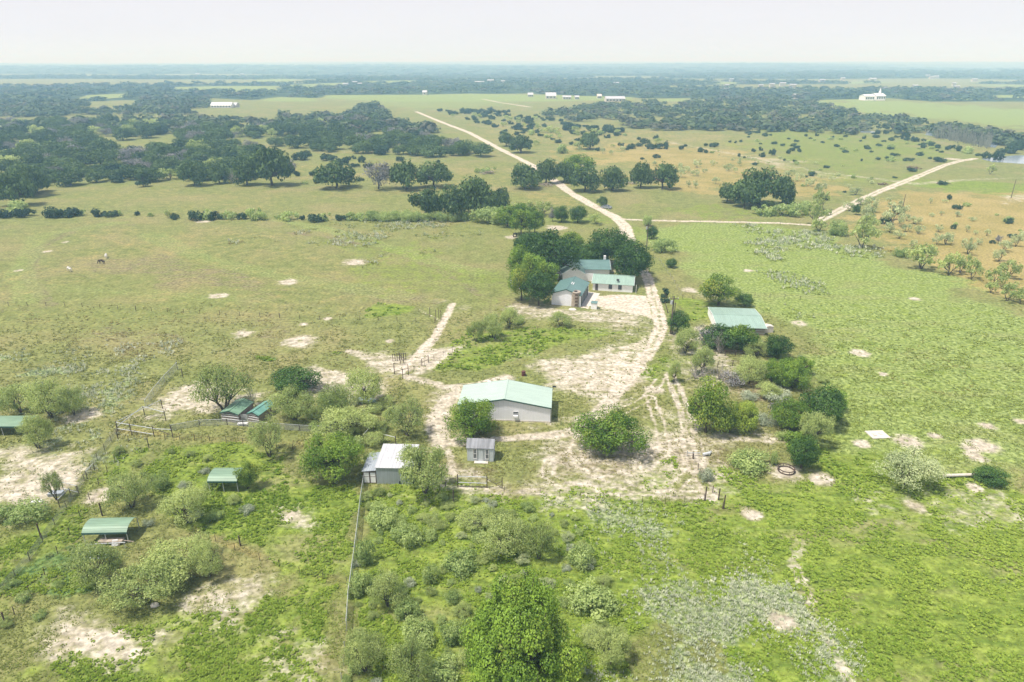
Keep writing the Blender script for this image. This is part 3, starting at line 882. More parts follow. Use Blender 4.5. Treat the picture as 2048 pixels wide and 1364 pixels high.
def plant_m(key, x, y, a, Ht, label, group, parts=False):
    name, cat, var, asp, base = KINDS[key]
    me, tm = PR.choice(var)
    t = bpy.data.objects.new(name, whole(me, tm)) if not parts else empty(name)
    if not parts: C.objects.link(t)
    t.location = (x, y, 0); t.rotation_euler = (0, 0, PR.uniform(0, 6.28))
    if parts:
        for nm, mm in (('crown', me), ('trunk', tm)):
            o = bpy.data.objects.new(nm, mm); C.objects.link(o); o.parent = t; o.scale = (a, a, Ht)
    else: t.scale = (a, a, Ht)
    return tag(t, label, cat, group)

# ------------------------------------------------ hand placed trees: kind, u, v(lower edge), w, h, label
T1 = [
 ('bigpecan',1045,1430,245,268,'huge dark green broadleaf tree with a dense crown at the lower edge of the scrub'),
 ('pecan',1228,908,134,96,'broad green tree standing alone in the dirt yard in front of the pale metal barn'),
 ('pecan',944,878,98,84,'round green tree hiding the front corner of the pale metal barn'),
 ('mesq',845,985,118,100,'bushy mesquite leaning over the grey metal shed with wooden doors'),
 ('pecan',665,962,116,98,'dense green tree beside the wire fence opposite the grey metal shed'),
 ('thinmesq',812,868,92,74,'open twisted mesquite with a dark leaning trunk between the barn drive and pens'),
 ('mesq',728,803,84,68,'leafy mesquite shading the parked boat'),
 ('darkt',588,786,98,54,'dark dense tree rising behind the mesquite next to the twin wooden sheds'),
 ('mesq',585,838,94,70,'grey green mesquite beside the farther wooden shed'),
 ('mesq',668,835,78,74,'light green mesquite between the boat and the wooden sheds'),
 ('thinmesq',440,817,122,94,'wide spreading mesquite with several bare stems behind the nearer wooden shed'),
 ('dead',500,822,38,66,'pale leafless snag between the twin wooden sheds'),
 ('thinmesq',532,908,80,78,'open mesquite in front of the twin wooden sheds by the cross fence'),
 ('mesq',690,872,120,66,'tangled mesquite overgrowing the pipe pen'),
 ('bush',752,938,46,40,'leafy green bush against the back wall of the grey metal shed'),
 ('mesq',33,822,80,60,'mesquite at the edge of the grey weeds next to the pasture thicket'),
 ('mesq',92,830,90,76,'biggest mesquite of the thicket beside the grey weeds'),
 ('mesq',140,826,60,56,'smaller mesquite closing the thicket beside the grey weeds'),
 ('mesq',66,892,70,66,'yellow green mesquite in front of the half hidden green carport'),
 ('thinmesq',104,1002,44,72,'small scraggly tree beside the metal water trough'),
 ('mesq',255,1012,86,76,'round mesquite above the ring of bare soil by the double fence'),
 ('bush',318,978,36,40,'yellow green sapling clump above the pale mesquite in the weedy pen'),
 ('mesq',368,1046,100,76,'pale green mesquite between the two arched carports'),
 ('golden',492,976,46,54,'bushy green tree growing against the small arched carport'),
 ('bush',30,1050,95,52,'dark green thicket beside the metal water trough'),
 ('mesq',178,1170,118,92,'grey green mesquite below the large arched carport'),
 ('mesq',290,1215,150,100,'low wide mesquite with a dark stem at the edge of the bare soil patch'),
 ('mesq',350,1155,150,84,'spreading mesquite between the carport and the dry grass fence'),
 ('mesq',412,1152,74,70,'small mesquite at the dry grass fence'),
 ('mesq',1010,1110,128,104,'large pale green mesquite with dead twigs above the huge dark tree'),
 ('mesq',1078,1112,80,96,'grey stemmed mesquite next to the large pale mesquite'),
 ('bush',757,1052,80,62,'round pale green bush beside the fence line below the grey shed'),
 ('bush',815,1095,76,66,'leafy bush two steps inside the fence below the grey shed'),
 ('bush',728,1128,50,66,'bush pressed against the green mesh fence'),
 ('bush',720,1190,62,60,'ragged bush at the junction of the mesh fence and the dry grass fence'),
 ('mesq',772,1212,88,90,'light green mesquite inside the scrub near the fence junction'),
 ('bush',812,1240,66,60,'pale bush beside the light green mesquite in the scrub'),
 ('bush',842,1290,84,70,'leafy bush halfway between the fence and the huge dark tree'),
 ('mesq',725,1340,96,110,'yellow green mesquite against the lower end of the mesh fence'),
 ('mesq',820,1362,110,110,'pale leafy mesquite in the bottom of the scrub beside the mesh fence'),
 ('bush',910,1285,70,70,'grey green bush touching the crown of the huge dark tree'),
 ('bush',920,1145,90,60,'low spreading bush near the track marks in the scrub'),
 ('bush',860,1165,44,50,'small grey green bush in the middle of the scrub'),
 ('mesq',955,1060,92,60,'soft green mesquite just below the pasture gate'),
 ('bush',1162,1135,70,64,'sparse bush where the scrub meets the grey weeds'),
 ('bush',1180,1225,120,80,'pale bush beside the grey weeds above the yellow green one'),
 ('mesq',1225,1330,96,100,'yellow green mesquite between the huge dark tree and the grey weeds'),
 ('mesq',1190,1290,80,60,'small mesquite with bare twigs next to the huge dark tree'),
 ('bush',885,1362,90,60,'low bush at the foot of the huge dark tree'),
 # thickets beside the yard
 ('golden',1418,862,84,106,'tall yellow green tree at the corner of the bare yard'),
 ('golden',1462,862,50,60,'yellow green shoot tree tucked against the tall one in the yard corner'),
 ('golden',1494,864,54,62,'rounded green tree next to the tall yellow green one'),
 ('darkt',1645,848,94,80,'largest dark tree of the thicket at the edge of the mown meadow'),
 ('pecan',1586,862,84,68,'green tree with bare twigs in the thicket at the edge of the mown meadow'),
 ('mesq',1632,890,70,72,'pale leaved tree on the near side of the meadow thicket'),
 ('darkt',1608,936,60,68,'narrow dark tree next to the ring feeder'),
 ('bush',1551,932,18,34,'slim sapling beside the ring feeder'),
 ('bush',1500,944,86,50,'grey green bush between the ring feeder and the yard'),
 ('sagebush',1412,962,34,32,'small silvery bush at the corner of the yard fence'),
 ('palemesq',1822,976,136,84,'round silvery mesquite standing in the green pasture'),
 ('darkt',1983,968,66,34,'low dark bush at the end of the fallen white pipe'),
 ('mesq',1373,702,56,48,'light green mesquite at the bend of the farm road'),
 ('darkt',1448,698,84,52,'dark green tree in front of the open sided barn'),
 ('greent',1485,702,64,52,'green tree under the eave of the open sided barn'),
 ('dead',1442,708,56,52,'fallen pale dead tree in the old corral'),
 ('dead',1393,762,76,48,'large pale dead tree lying at the corner of the old corral'),
 ('dead',1440,762,50,44,'smaller bleached dead tree beside the corral rails'),
 ('greyoak',1468,770,60,30,'grey leafless bush at the foot of the old corral'),
 ('darkt',1555,714,52,46,'dark round tree behind the old corral by the meadow'),
 ('pecan',1588,776,70,58,'dark green tree at the meadow corner of the old corral'),
 ('pecan',1545,768,60,46,'mid green tree between the old corral and the meadow tree'),
 ('mesq',1502,764,68,52,'dusty green mesquite growing through the corral rails'),
 ('mesq',1408,742,52,50,'dusty mesquite behind the large dead tree'),
 ('mesq',1515,712,60,34,'low mesquite just below the barn wall of grey planks'),
 # around the farmhouse
 ('darkt',1110,550,104,90,'huge dark tree spreading over the farmhouse roof'),
 ('darkt',1062,540,64,74,'dark tree on the garden side of the huge farmhouse tree'),
 ('greent',1090,575,54,54,'lighter tree between the garage and the huge farmhouse tree'),
 ('darkt',1216,527,86,72,'tall dark tree above the far end of the farmhouse'),
 ('darkt',1264,560,78,76,'bushy dark tree over the end of the white annex'),
 ('golden',1043,600,56,80,'yellowing tree on the garden side of the garage'),
 ('darkt',1078,608,60,66,'dark green tree touching the garage wall'),
 ('greyoak',1092,570,50,40,'half bare grey crown between the dark tree and the garage'),
 ('golden',1140,500,60,36,'yellow topped tree poking out of the farmhouse grove'),
 ('cone',1331,604,30,28,'round dark evergreen beside the farm road bend'),
 ('darkt',1357,664,44,44,'dark green tree beside the tall utility pole'),
 ('golden',1440,609,76,62,'broad tree with yellow patches behind the open sided barn'),
 ('darkt',1490,612,34,26,'small dark tree behind the corner of the open sided barn'),
 ('bush',1325,504,52,30,'pale bush below the utility pole on the road verge'),
 ('darkt',1304,476,26,24,'dark small tree beside the utility pole on the road verge'),
 ('bush',1296,452,22,24,'thin bush above the utility pole on the road verge'),
 ('darkt',1343,534,24,18,'small dark tree alone on the meadow side of the drive'),
 ('mesq',951,678,36,38,'small mesquite at the garden fence corner above the barn'),
 ('mesq',987,672,52,46,'broad mesquite in the fence row between garden and pasture'),
 ('mesq',1018,652,44,38,'mesquite in the fence row closest to the garage'),
 ('bush',1037,648,24,20,'little bush between the garage and the fence row mesquites'),
 ('mesq',1121,650,46,28,'lone small mesquite on the lawn below the garage'),
 # trees above the farmhouse
 ('greent',1070,464,36,44,'upright green tree on the lawn with a clear round shadow'),
 ('greent',1043,466,46,48,'leafy tree at the edge of the thicket above the farmhouse'),
 ('greent',1015,450,50,40,'mid green tree in the thicket above the farmhouse'),
 ('smesq',1045,430,60,26,'pale scrub behind the thicket above the farmhouse'),
 ('greyoak',1105,456,16,54,'grey dead looking tree between the two thickets above the farmhouse'),
 ('smesq',1085,428,44,26,'pale mesquite just above the grey dead looking tree'),
 ('darkt',1123,442,32,32,'dark tree at the road end of the thicket'),
 ('darkt',1156,443,38,32,'dark tree with a forked trunk next to the farm road'),
 ('smesq',1194,446,34,18,'low pale scrub at the edge of the farm road'),
 # the oak mott in the middle
 ('oak',852,432,66,56,'dark live oak at the pasture end of the middle mott'),
 ('oak',905,434,66,58,'dense live oak in the centre of the middle mott'),
 ('oak',952,424,84,68,'tallest live oak of the middle mott'),
 ('oak',1000,420,46,42,'low live oak at the house end of the middle mott'),
 ('bush',985,440,80,24,'pale bushes fringing the middle mott'),
 ('greent',1048,440,60,34,'bright green tree between the middle mott and the thicket'),
 # oaks along the road
 ('oak',1050,374,66,44,'live oak on the pasture side of the road bend'),
 ('oak',1092,364,46,44,'live oak right at the road edge on the pasture side'),
 ('oak',1128,362,46,36,'live oak behind the road bend'),
 ('greent',1157,352,66,44,'bright green oak, the tallest at the road bend'),
 ('oak',1170,380,62,42,'grey green live oak with a clear trunk below the bright one'),
 ('oak',1226,378,56,44,'umbrella shaped live oak standing second along the field edge'),
 ('oak',1283,372,44,44,'thin live oak beside the widest one at the field edge'),
 ('oak',1327,374,58,46,'widest dome shaped oak at the field edge'),
 ('oak',1204,413,24,20,'small oak beside the parked car'),
 ('oak',1456,402,44,34,'low oak at the pasture end of the dark field clump'),
 ('oak',1522,404,86,66,'biggest oak of the dark clump in the orange field'),
 ('oak',1568,406,50,50,'oak at the far end of the dark clump in the orange field'),
 ('oak',1492,412,62,48,'front oak of the dark clump in the orange field'),
 # open pasture group
 ('oak',670,373,82,46,'broad dark oak standing at the pasture edge beside the grey leafless one'),
 ('greyoak',755,374,64,52,'grey leafless oak between two green ones at the pasture edge'),
 ('oak',812,375,72,50,'dark oak touching the grey leafless one'),
 ('oak',868,371,72,44,'oak with visible trunks at the end of the pasture edge group'),
 ('oak',540,366,78,66,'big oak at the corner of the woods above the pasture'),
 ('oak',490,366,52,50,'oak beside the pale dead tree at the woods edge'),
 ('dead',466,366,36,32,'pale dead tree at the woods edge'),
 ('oak',436,364,40,36,'small oak before the pale dead tree'),
 ('oak',385,368,54,42,'dark oak sticking out of the woods edge'),
 ('cone',284,373,32,28,'cone shaped juniper at the woods edge'),
 ('oak',22,408,74,60,'dark oak at the border of the picture above the hedge row'),
 ('oak',56,388,66,54,'round oak beside the border oak'),
 ('oak',1042,303,50,30,'round oak by itself near the straight road'),
 ('oak',1012,290,34,24,'oak pair partner beside the straight road'),
 ('sbush',1126,306,36,18,'round green shrub in line with the lone road oak'),
 ('oak',1180,296,44,30,'leafy oak in the shrub pasture'),
 ('smesq',1160,296,30,14,'pale scrub beside the leafy oak in the shrub pasture'),
]
for k, u, v, w, h, lab in T1:
    if v > 1040 and 700 < u < 1240 and k != 'bigpecan': w, h = w * .86, h * .80
    plant(k, u, v, w, h, lab)

for i, (k, u, v, w, h) in enumerate([('greent',1368,668,30,26),('greyoak',1415,690,56,40),('mesq',1350,760,30,40),
    ('greent',1606,748,40,36),('greent',1565,748,50,36),('mesq',1535,792,60,30),('greyoak',1560,835,46,36),('greent',1668,820,44,44),('greent',1600,905,60,46),
    ('sagebush',1530,850,50,26),('sagebush',1555,800,60,26),('sagebush',1500,800,40,24)]):
    plant(k, u, v, w, h, 'unnamed tangle of trees filling the thicket between the yard and the meadow'.replace('unnamed ', ''), 'trees filling the yard thicket')
for i, (k, u, v, w, h) in enumerate([('darkt',1172,534,66,46),('darkt',1196,524,50,40),('darkt',1095,530,74,66),('darkt',1065,510,60,46),('darkt',1245,510,60,40),('greent',1042,550,52,60),('greent',1065,565,56,60),('darkt',1280,545,44,50),('darkt',1045,505,40,36)]):
    plant(k, u, v, w, h, 'dark tree in the closed grove around the farmhouse', 'trees of the farmhouse grove')
# rows and clumps whose members look alike; (cluster text, group, kind, parts, list)
def cluster(label, group, kinds, lst, parts=True):
    for t in lst:
        u, v, w, h = t[:4]
        k = t[4] if len(t) > 4 else kinds
        plant(k, u, v, w, h, label, group, parts)

cluster('dark juniper thicket in the hedge row along the far fence', 'junipers of the hedge row', 'juniper',
 [(14,434,44,18),(46,434,40,22),(112,434,54,24),(143,434,40,18),(198,433,32,17),(222,433,30,13),(274,431,12,9),(349,439,18,15),(392,440,32,24),(428,440,28,20),(482,439,24,14),(633,443,36,20),(681,441,24,14),(605,440,12,12)])
cluster('pale green bush in the hedge row along the far fence', 'bushes of the hedge row', 'sbush',
 [(30,424,60,22),(160,430,20,16),(240,431,12,12),(300,433,16,8),(334,434,14,14,'smesq'),(410,438,44,22),(455,438,34,20),(507,439,36,26),(520,440,30,20),(578,441,38,20),(648,441,30,20),(702,441,28,18),(724,441,30,18),(556,438,18,10)])
cluster('leafy bush of the dense hedge leading to the middle mott', 'dense hedge bushes', 'bush',
 [(745,441,34,22),(768,442,34,20),(790,441,32,22),(812,442,36,24),(836,442,36,22),(858,442,32,20),(880,442,34,22),(902,442,32,20),(925,441,34,22)])
cluster('pale scrubby bush beside the crossing of the two dirt roads', 'bushes at the road crossing', 'sbush',
 [(1528,430,46,24),(1562,432,50,26),(1595,432,46,28),(1575,405,30,16),(1612,420,36,20),(1540,412,34,14),(1655,430,20,12)])
cluster('mesquite of the row between green meadow and orange pasture', 'mesquites of the meadow edge row', 'smesq',
 [(1632,442,40,36),(1644,414,34,34),(1640,460,40,22),(1676,470,44,32,'bush'),(1728,490,58,44),(1735,462,44,32),(1805,514,32,22,'bush'),(1848,532,66,46),(1902,546,48,38),(1925,542,40,34),(1948,554,36,36),(1990,568,50,32),(2024,552,50,34),(2020,598,46,34),(1985,584,28,22),(2046,604,26,26)])
cluster('small pale mesquite in the orange pasture', 'mesquites of the orange pasture', 'spale',
 [(1736,440,34,28),(1790,446,46,32),(1800,425,44,24),(1714,428,16,20,'darkt'),(1798,424,24,14,'juniper'),(1770,448,26,16,'juniper'),(1780,462,28,18),(1735,452,30,26),(1742,420,34,26),(1940,504,30,30),(1895,486,32,22),(1876,486,24,22),(1826,495,16,16),(1838,465,24,16),(1880,462,20,14),(1800,475,24,16),(1815,462,26,14),(1907,458,12,10,'juniper'),(1935,462,12,12),(1952,468,12,8),(1830,446,30,14),(1700,420,26,16),(1722,408,22,12),(2018,447,18,12,'juniper'),(1985,487,12,8,'juniper'),(1999,486,14,16,'greyoak'),(2010,500,30,20),(2035,490,26,22),(2042,478,22,16),(1815,440,16,12),(1915,432,12,10),(1975,470,14,12),(2000,520,30,22),(1960,488,16,12),(1778,405,12,10),(1742,404,22,12),(1883,430,10,8),(1712,388,28,14),(1900,399,10,12,'juniper'),(1862,405,8,10),(1983,346,18,16,'smesq')])
cluster('thin young mesquite on the orange field above the dark clump', 'young mesquites of the orange field', 'spale',
 [(1395,332,22,14),(1375,344,18,12),(1390,350,20,12),(1410,345,14,8),(1378,372,12,12),(1392,374,14,14),(1362,352,22,16),(1430,366,20,12),(1455,340,18,14),(1470,344,14,10),(1425,330,12,10),(1480,330,12,14),(1344,338,16,10),(1500,346,14,10),(1360,340,20,14),(1310,330,12,8),(1205,305,14,10),(1222,308,12,8),(1245,300,12,9),(1160,300,10,8),(1460,375,8,6),(1550,350,16,10),(1575,352,14,10),(1600,360,22,14),(1640,385,26,20),(1620,370,24,14)], parts=False)
cluster('dark juniper on the green slope or at its foot track', 'junipers of the green slope', 'juniper',
 [(1290,287,20,12),(1312,280,12,12),(1302,298,22,12),(1315,297,24,12),(1333,298,14,16),(1285,284,12,8),(1363,299,12,10),(1370,293,10,5),(1400,304,16,10),(1413,306,10,8),(1313,316,16,9),(1285,319,10,5),(1425,294,18,9),(1432,292,16,8),(1478,313,8,7),(1489,316,6,4),(1460,285,6,5),(1471,286,6,5),(1482,284,8,5),(1412,292,10,7),(1195,302,10,9),(1240,291,10,6),(1266,293,8,8),(1254,300,10,7),(1245,292,8,7),(1507,304,10,8),(1522,301,10,8),(1545,310,16,14),(1576,307,12,8),(1565,292,10,6),(1585,302,12,9),(1594,297,10,6),(1600,304,10,8),(1525,314,14,10),(1570,322,8,5),(1590,324,9,6),(1515,266,14,6),(1534,256,8,6),(1612,273,8,6),(1634,272,9,6),(1665,276,8,5),(1708,269,10,9),(1728,278,8,7),(1756,268,12,9),(1772,268,12,9),(1810,278,20,14),(1830,283,16,12),(1846,296,12,8),(1862,292,18,10),(1876,294,10,7),(1896,300,12,9),(1883,305,9,5),(1882,322,26,8),(1774,318,10,6),(1723,322,6,5),(1826,342,20,7),(1885,370,18,10),(1790,356,10,4),(1625,352,20,9),(1652,400,16,10)], parts=False)
cluster('juniper along the bank of the pond', 'trees of the pond bank', 'juniper',
 [(1917,302,16,12),(1935,306,30,14,'sbush'),(1975,317,20,14),(1998,320,24,20),(2020,306,40,18),(2004,287,12,12,'oak'),(2036,300,30,22),(1905,296,14,8),(1958,312,14,6)], parts=False)
cluster('juniper standing free between the two pasture edge groups', 'free junipers of the open pasture', 'juniper',
 [(598,320,38,16),(608,312,30,12),(655,321,36,15),(686,329,30,18),(698,320,12,8),(722,325,17,14),(708,318,10,8),(800,322,17,12),(583,345,16,14),(595,352,14,12),(624,351,15,10),(876,327,9,8),(710,334,20,9),(737,334,24,8),(720,362,16,8),(638,366,24,12),(978,345,32,13,'sbush'),(955,345,16,11,'sbush'),(610,368,14,6,'sbush'),(853,325,8,5,'sbush'),(568,352,16,12)], parts=False)
# ---------------------------------------------------------------- woods and juniper pasture
GAPS = [[(215,292),(255,280),(335,272),(330,300),(240,318),(210,308)], [(322,262),(350,256),(362,300),(335,308)], [(0,288),(110,284),(120,296),(0,300)], [(440,285),(520,278),(560,286),(500,296)], [(140,330),(205,334),(200,348),(140,345)], [(700,268),(760,262),(770,280),(715,284)], [(640,262),(700,262),(690,272)]]
def woods(poly, n, seed, mind, kinds, a0, a1, label, group, parts=False, hk=.95):
    r = random.Random(seed + 99)
    for x, y in scatter_px(poly, n, seed, mind):
        u_, v_ = pix((x, y, 0))
        if any(inside(g, u_, v_) for g in GAPS): continue
        a = r.uniform(a0, a1)
        k = r.choices([q[0] for q in kinds], [q[1] for q in kinds])[0]
        plant_m(k, x, y, a, a * r.uniform(.9, 1.25) * hk, label, group, parts)

OAKS = (('oak', 10), ('greyoak', 1.6), ('juniper', .8), ('smesq', .9))
WOOD_A = [(0,400),(60,388),(130,378),(200,368),(330,362),(420,362),(520,362),(570,350),(550,320),(500,300),(420,318),(330,330),(220,315),(120,318),(0,320)]
woods(WOOD_A, 125, 1, 7.5, OAKS, 5, 8.5, 'oak in the broad woods reaching the pasture edge', 'oaks of the broad woods', True)
WOOD_B = [(470,300),(560,292),(640,305),(760,312),(900,316),(985,313),(940,300),(860,284),(790,266),(770,246),(700,238),(690,250),(560,255),(520,262),(440,270),(400,300)]
woods(WOOD_B, 125, 2, 10.5, OAKS, 5.5, 9, 'oak in the woods beside the straight road', 'oaks of the road side woods')
WOOD_C = [(-60,330),(60,322),(200,318),(330,330),(410,320),(440,300),(420,262),(300,250),(100,246),(-60,258)]
woods(WOOD_C, 170, 3, 10, OAKS, 5.5, 9.5, 'oak deep inside the broad woods', 'oaks of the deep woods')
# juniper pasture, about three hundred as things
woods([(860,222),(1010,222),(1240,262),(1250,278),(1120,268),(1000,262),(930,240)], 100, 4, 8, (('juniper', 9), ('smesq', 2)), 2.6, 5.6, 'small dark juniper on the pale pasture beyond the straight road', 'junipers beyond the straight road', False, .9)
woods([(1000,262),(1250,262),(1360,290),(1300,300),(1150,290),(1010,292)], 45, 5, 8, (('juniper', 7), ('smesq', 4), ('sbush', 2)), 2.0, 4.4, 'low juniper on the tan pasture above the road oaks', 'junipers above the road oaks', False, .9)
woods([(1480,245),(1720,262),(1900,290),(1880,330),(1700,320),(1500,285)], 70, 6, 8, (('juniper', 9), ('sbush', 2)), 1.2, 3.4, 'tiny dark juniper dotted over the green slope', 'tiny junipers of the green slope', False, .8)
woods([(1420,300),(1680,330),(1900,400),(2040,440),(2040,480),(1720,420),(1600,370),(1440,345)], 60, 16, 7, (('spale', 6), ('sbush', 3), ('juniper', 1)), .8, 2.2, 'low tuft of scrub in the dry field', 'scrub of the dry field', False, .9)

def scrub(poly, n, seed, mind, kinds, a0, a1, label, group, avoid=()):
    r = random.Random(seed)
    for x, y in scatter_px(poly, n, seed, mind):
        u, v = pix((x, y, 0))
        if any((u-cu)**2 + (v-cv)**2 < cr**2 for cu, cv, cr in avoid): continue
        a = r.uniform(a0, a1); plant_m(r.choice(kinds), x, y, a, a * r.uniform(.8, 1.25), label, group, True)
scrub([(712,990),(830,985),(1000,1000),(1180,1040),(1230,1200),(1240,1400),(690,1420),(700,1180)], 125, 31, 1.5, ('bush','bush','mesq','mesq','palemesq','sagebush'), .45, 1.25,
      'ragged bush in the scrub between the mesh fence and the grey weeds', 'bushes of the scrub', ((1045,1310,110),(845,950,60)))
scrub([(0,1180),(100,1110),(150,1080),(240,1130),(200,1200),(90,1230),(0,1290)], 10, 32, 2.2, ('bush','mesq'), .5, 1.0, 'low bush in the weeds beside the inner alley fence', 'bushes of the alley')
scrub([(230,905),(330,890),(480,940),(540,1010),(420,1060),(300,1060),(210,1010)], 16, 33, 3, ('bush','mesq','sagebush'), .6, 1.3, 'small bush in the weedy pen between the carports', 'bushes of the weedy pen')
scrub([(600,800),(790,800),(780,900),(640,900)], 14, 34, 3, ('mesq','palemesq','bush'), 1.2, 2.3, 'mesquite crowding the overgrown pens', 'mesquites of the pens')
scrub([(1380,690),(1600,690),(1690,800),(1640,900),(1560,930),(1540,800),(1400,770)], 18, 35, 3, ('mesq','bush','sagebush'), .9, 1.8, 'undergrowth shrub of the thicket around the old corral', 'shrubs of the corral thicket')
# far woods: one mass each, crowns too many to count
def lump(seed):
    r = rng(seed); n1, n2 = 9, 5
    V = []
    for j in range(n2 + 1):
        ph = j / n2 * math.pi * .55
        for i in range(n1):
            a = 2*math.pi*i/n1
            k = 1 + r.uniform(-.2, .2)
            V.append((math.sin(ph)*math.cos(a)*k, math.sin(ph)*math.sin(a)*k, math.cos(ph)*(1+r.uniform(-.12,.12))))
    for i in range(n1): V.append((math.cos(2*math.pi*i/n1)*.8, math.sin(2*math.pi*i/n1)*.8, -.35))
    n2 += 1
    F = [(j*n1+i, (j+1)*n1+i, (j+1)*n1+(i+1) % n1, j*n1+(i+1) % n1) for j in range(n2) for i in range(n1)]
    return np.array(V), np.array(F)
LUMPS = [lump(s) for s in range(5)]
def tuft(seed, n=46):
    r = rng(seed + 500); d = unit(r.normal(size=(n, 3))); d[:, 2] = np.abs(d[:, 2]) - .12
    bl = unit(r.normal(size=(4, 3))) * .35
    p = d * r.uniform(.55, 1.02, n)[:, None] * .8 + bl[r.integers(0, 4, n)] * [1, 1, .5]
    nn = unit(d + [0, 0, .35] + r.normal(size=(n, 3)) * .35)
    u = unit(np.cross(nn, r.normal(size=(n, 3)))); v = np.cross(nn, u)
    s = r.uniform(.16, .34, n)[:, None]
    V = np.stack([p-u*s, p-v*s*.8, p+u*s, p+v*s*.8], 1).reshape(-1, 3)
    return V, np.arange(n*4).reshape(-1, 4)
TUFTS = [tuft(s) for s in range(6)]
far_leaf = leaf_mat('far_tree_crowns', (.045,.080,.040), (.150,.200,.085), .1, accent=(.16,.15,.12), acc=.7)
def mass(name, pts, a0, a1, seed, label, mat=None, hz=.7):
    r = rng(seed); Vs, Fs, Ts = [], [], []; b = 0
    for (x, y) in pts:
        V, F = TUFTS[r.integers(6)]
        a = r.uniform(a0, a1); h = a * r.uniform(.7, 1.35) * hz
        th = r.uniform(0, 6.28); c, s = math.cos(th), math.sin(th)
        z0 = float(terrain(np.array([x]), np.array([y]))[0])
        v = np.stack([(V[:,0]*c - V[:,1]*s)*a + x, (V[:,0]*s + V[:,1]*c)*a + y, V[:,2]*h + h*.5 + z0], 1)
        Vs.append(v); Fs.append(F + b); b += len(V)
        t = np.full(len(F), r.uniform(.1, .9)) + r.normal(size=len(F))*.15
        Ts.append(np.stack([np.clip(t,0,1), np.full(len(F), r.random()), t], 1))
    me = mesh_np(name, np.concatenate(Vs), np.concatenate(Fs), mat or far_leaf, np.concatenate(Ts))
    o = bpy.data.objects.new(name, me); C.objects.link(o)
    return tag(o, label, 'woods', kind='stuff')

def pts_px(polys):
    out = []
    for poly, n, sd in polys:
        P = W(poly); r = rng(sd); x = r.uniform(P[:,0].min(), P[:,0].max(), n*6); y = r.uniform(P[:,1].min(), P[:,1].max(), n*6)
        k = poly_d(x, y, P) > 0
        out += list(zip(x[k][:n], y[k][:n]))
    return out

mass('far_woods', pts_px([
 ([(-200,262),(60,250),(300,240),(420,236),(560,246),(700,236),(790,240),(860,258),(880,268),(700,268),(520,262),(420,272),(100,256),(-200,268)], 330, 1),
 ([(560,250),(560,236),(640,232),(780,232),(800,262),(700,256)], 90, 2),
 ([(700,228),(720,214),(745,212),(770,222),(780,236),(720,236)], 60, 12),
 ([(1080,232),(1180,212),(1400,205),(1520,198),(1620,205),(1740,232),(1860,252),(1870,262),(1800,268),(1560,250),(1400,250),(1250,240),(1150,244)], 620, 3),
 ([(1230,246),(1400,246),(1560,250),(1720,266),(1700,270),(1500,262),(1280,262)], 160, 4),
 ([(1860,262),(1880,256),(1960,268),(2048,285),(2048,300),(1960,286),(1880,276)], 120, 5),
 ([(130,226),(260,219),(300,214),(400,228),(320,231),(200,232)], 130, 6),
 ([(0,226),(150,214),(160,222),(120,234),(0,236)], 200, 7),
 ([(270,212),(330,204),(420,206),(420,216),(300,220)], 200, 8),
 ([(-100,206),(150,204),(200,212),(0,226),(-100,228)], 320, 9),
 ([(1400,232),(1440,228),(1500,236),(1480,244),(1400,242)], 60, 10),
]), 4.5, 9, 1, 'far oak and juniper woods fading blue behind the pastures')

def farpts(n, seed, y0, y1, kx=1.0):
    r = rng(seed)
    y = np.sqrt(r.uniform(y0**2, y1**2, n*3)); x = r.uniform(-1, 1, n*3) * (.85*y + 100)
    M = masks(x, y)
    k = M['wood'] > .45
    return list(zip(x[k][:n], y[k][:n]))
mass('distant_woods', farpts(6500, 7, 1150, 3600), 8, 16, 3, 'distant tree cover between the pale clearings', hz=.45)
mass('horizon_woods', farpts(5000, 8, 3300, 9000), 18, 42, 4, 'hazy forest rolling up to the horizon', hz=.22)
# pale bare poplars at the pond
def reeds():
    r = random.Random(3); mb = MB()
    for i in range(230):
        u = 1862 + 118 * r.random(); p = at(u, 262 + (u-1862)*.19 + r.uniform(0, 14))
        h = r.uniform(4, 11)
        for k in range(3):
            mb.tube([p, p + Vector((r.uniform(-1,1), 0, h*.5)), p + Vector((r.uniform(-1.8,1.8), r.uniform(-1,1), h))], [.28, .2, .06], 3, cap=False)
    o = mb.build('dead_reeds', flat_mat('dead_wood', (.26,.27,.22), .95))
    tag(o, 'belt of thin grey dead saplings lining the pond inlet', 'reeds', kind='stuff')
reeds()

# ---------------------------------------------------------------- water
def water():
    m, nt, n, l, out = new_mat('pond_water')
    b = N(nt, 'ShaderNodeBsdfPrincipled', Roughness=.12)
    b.inputs['Base Color'].default_value = (.30, .36, .40, 1)
    tc = nt.nodes.new('ShaderNodeTexCoord').outputs['Object']
    bp = N(nt, 'ShaderNodeBump', Strength=.25, Distance=.2); l.new(noise(nt, tc, .5, 3), bp.inputs['Height']); l.new(bp.outputs[0], b.inputs['Normal'])
    l.new(b.outputs[0], out.inputs['Surface'])
    for poly in ([(1962,318),(1990,314),(2030,311),(2200,306),(2200,345),(2060,329),(2020,326),(1985,324)],
                 [(1855,262),(1900,266),(1960,276),(2000,287),(1990,296),(1930,284),(1850,270)],
                 [(1718,262),(1750,263),(1762,266),(1722,265)]):
        me = bpy.data.meshes.new('water')
        me.from_pydata([(*at(u, v)[:2], .06) for u, v in poly], [], [tuple(range(len(poly)))]); me.materials.append(m)
        o = bpy.data.objects.new('water', me); C.objects.link(o); tag(o, kind='structure')
water()
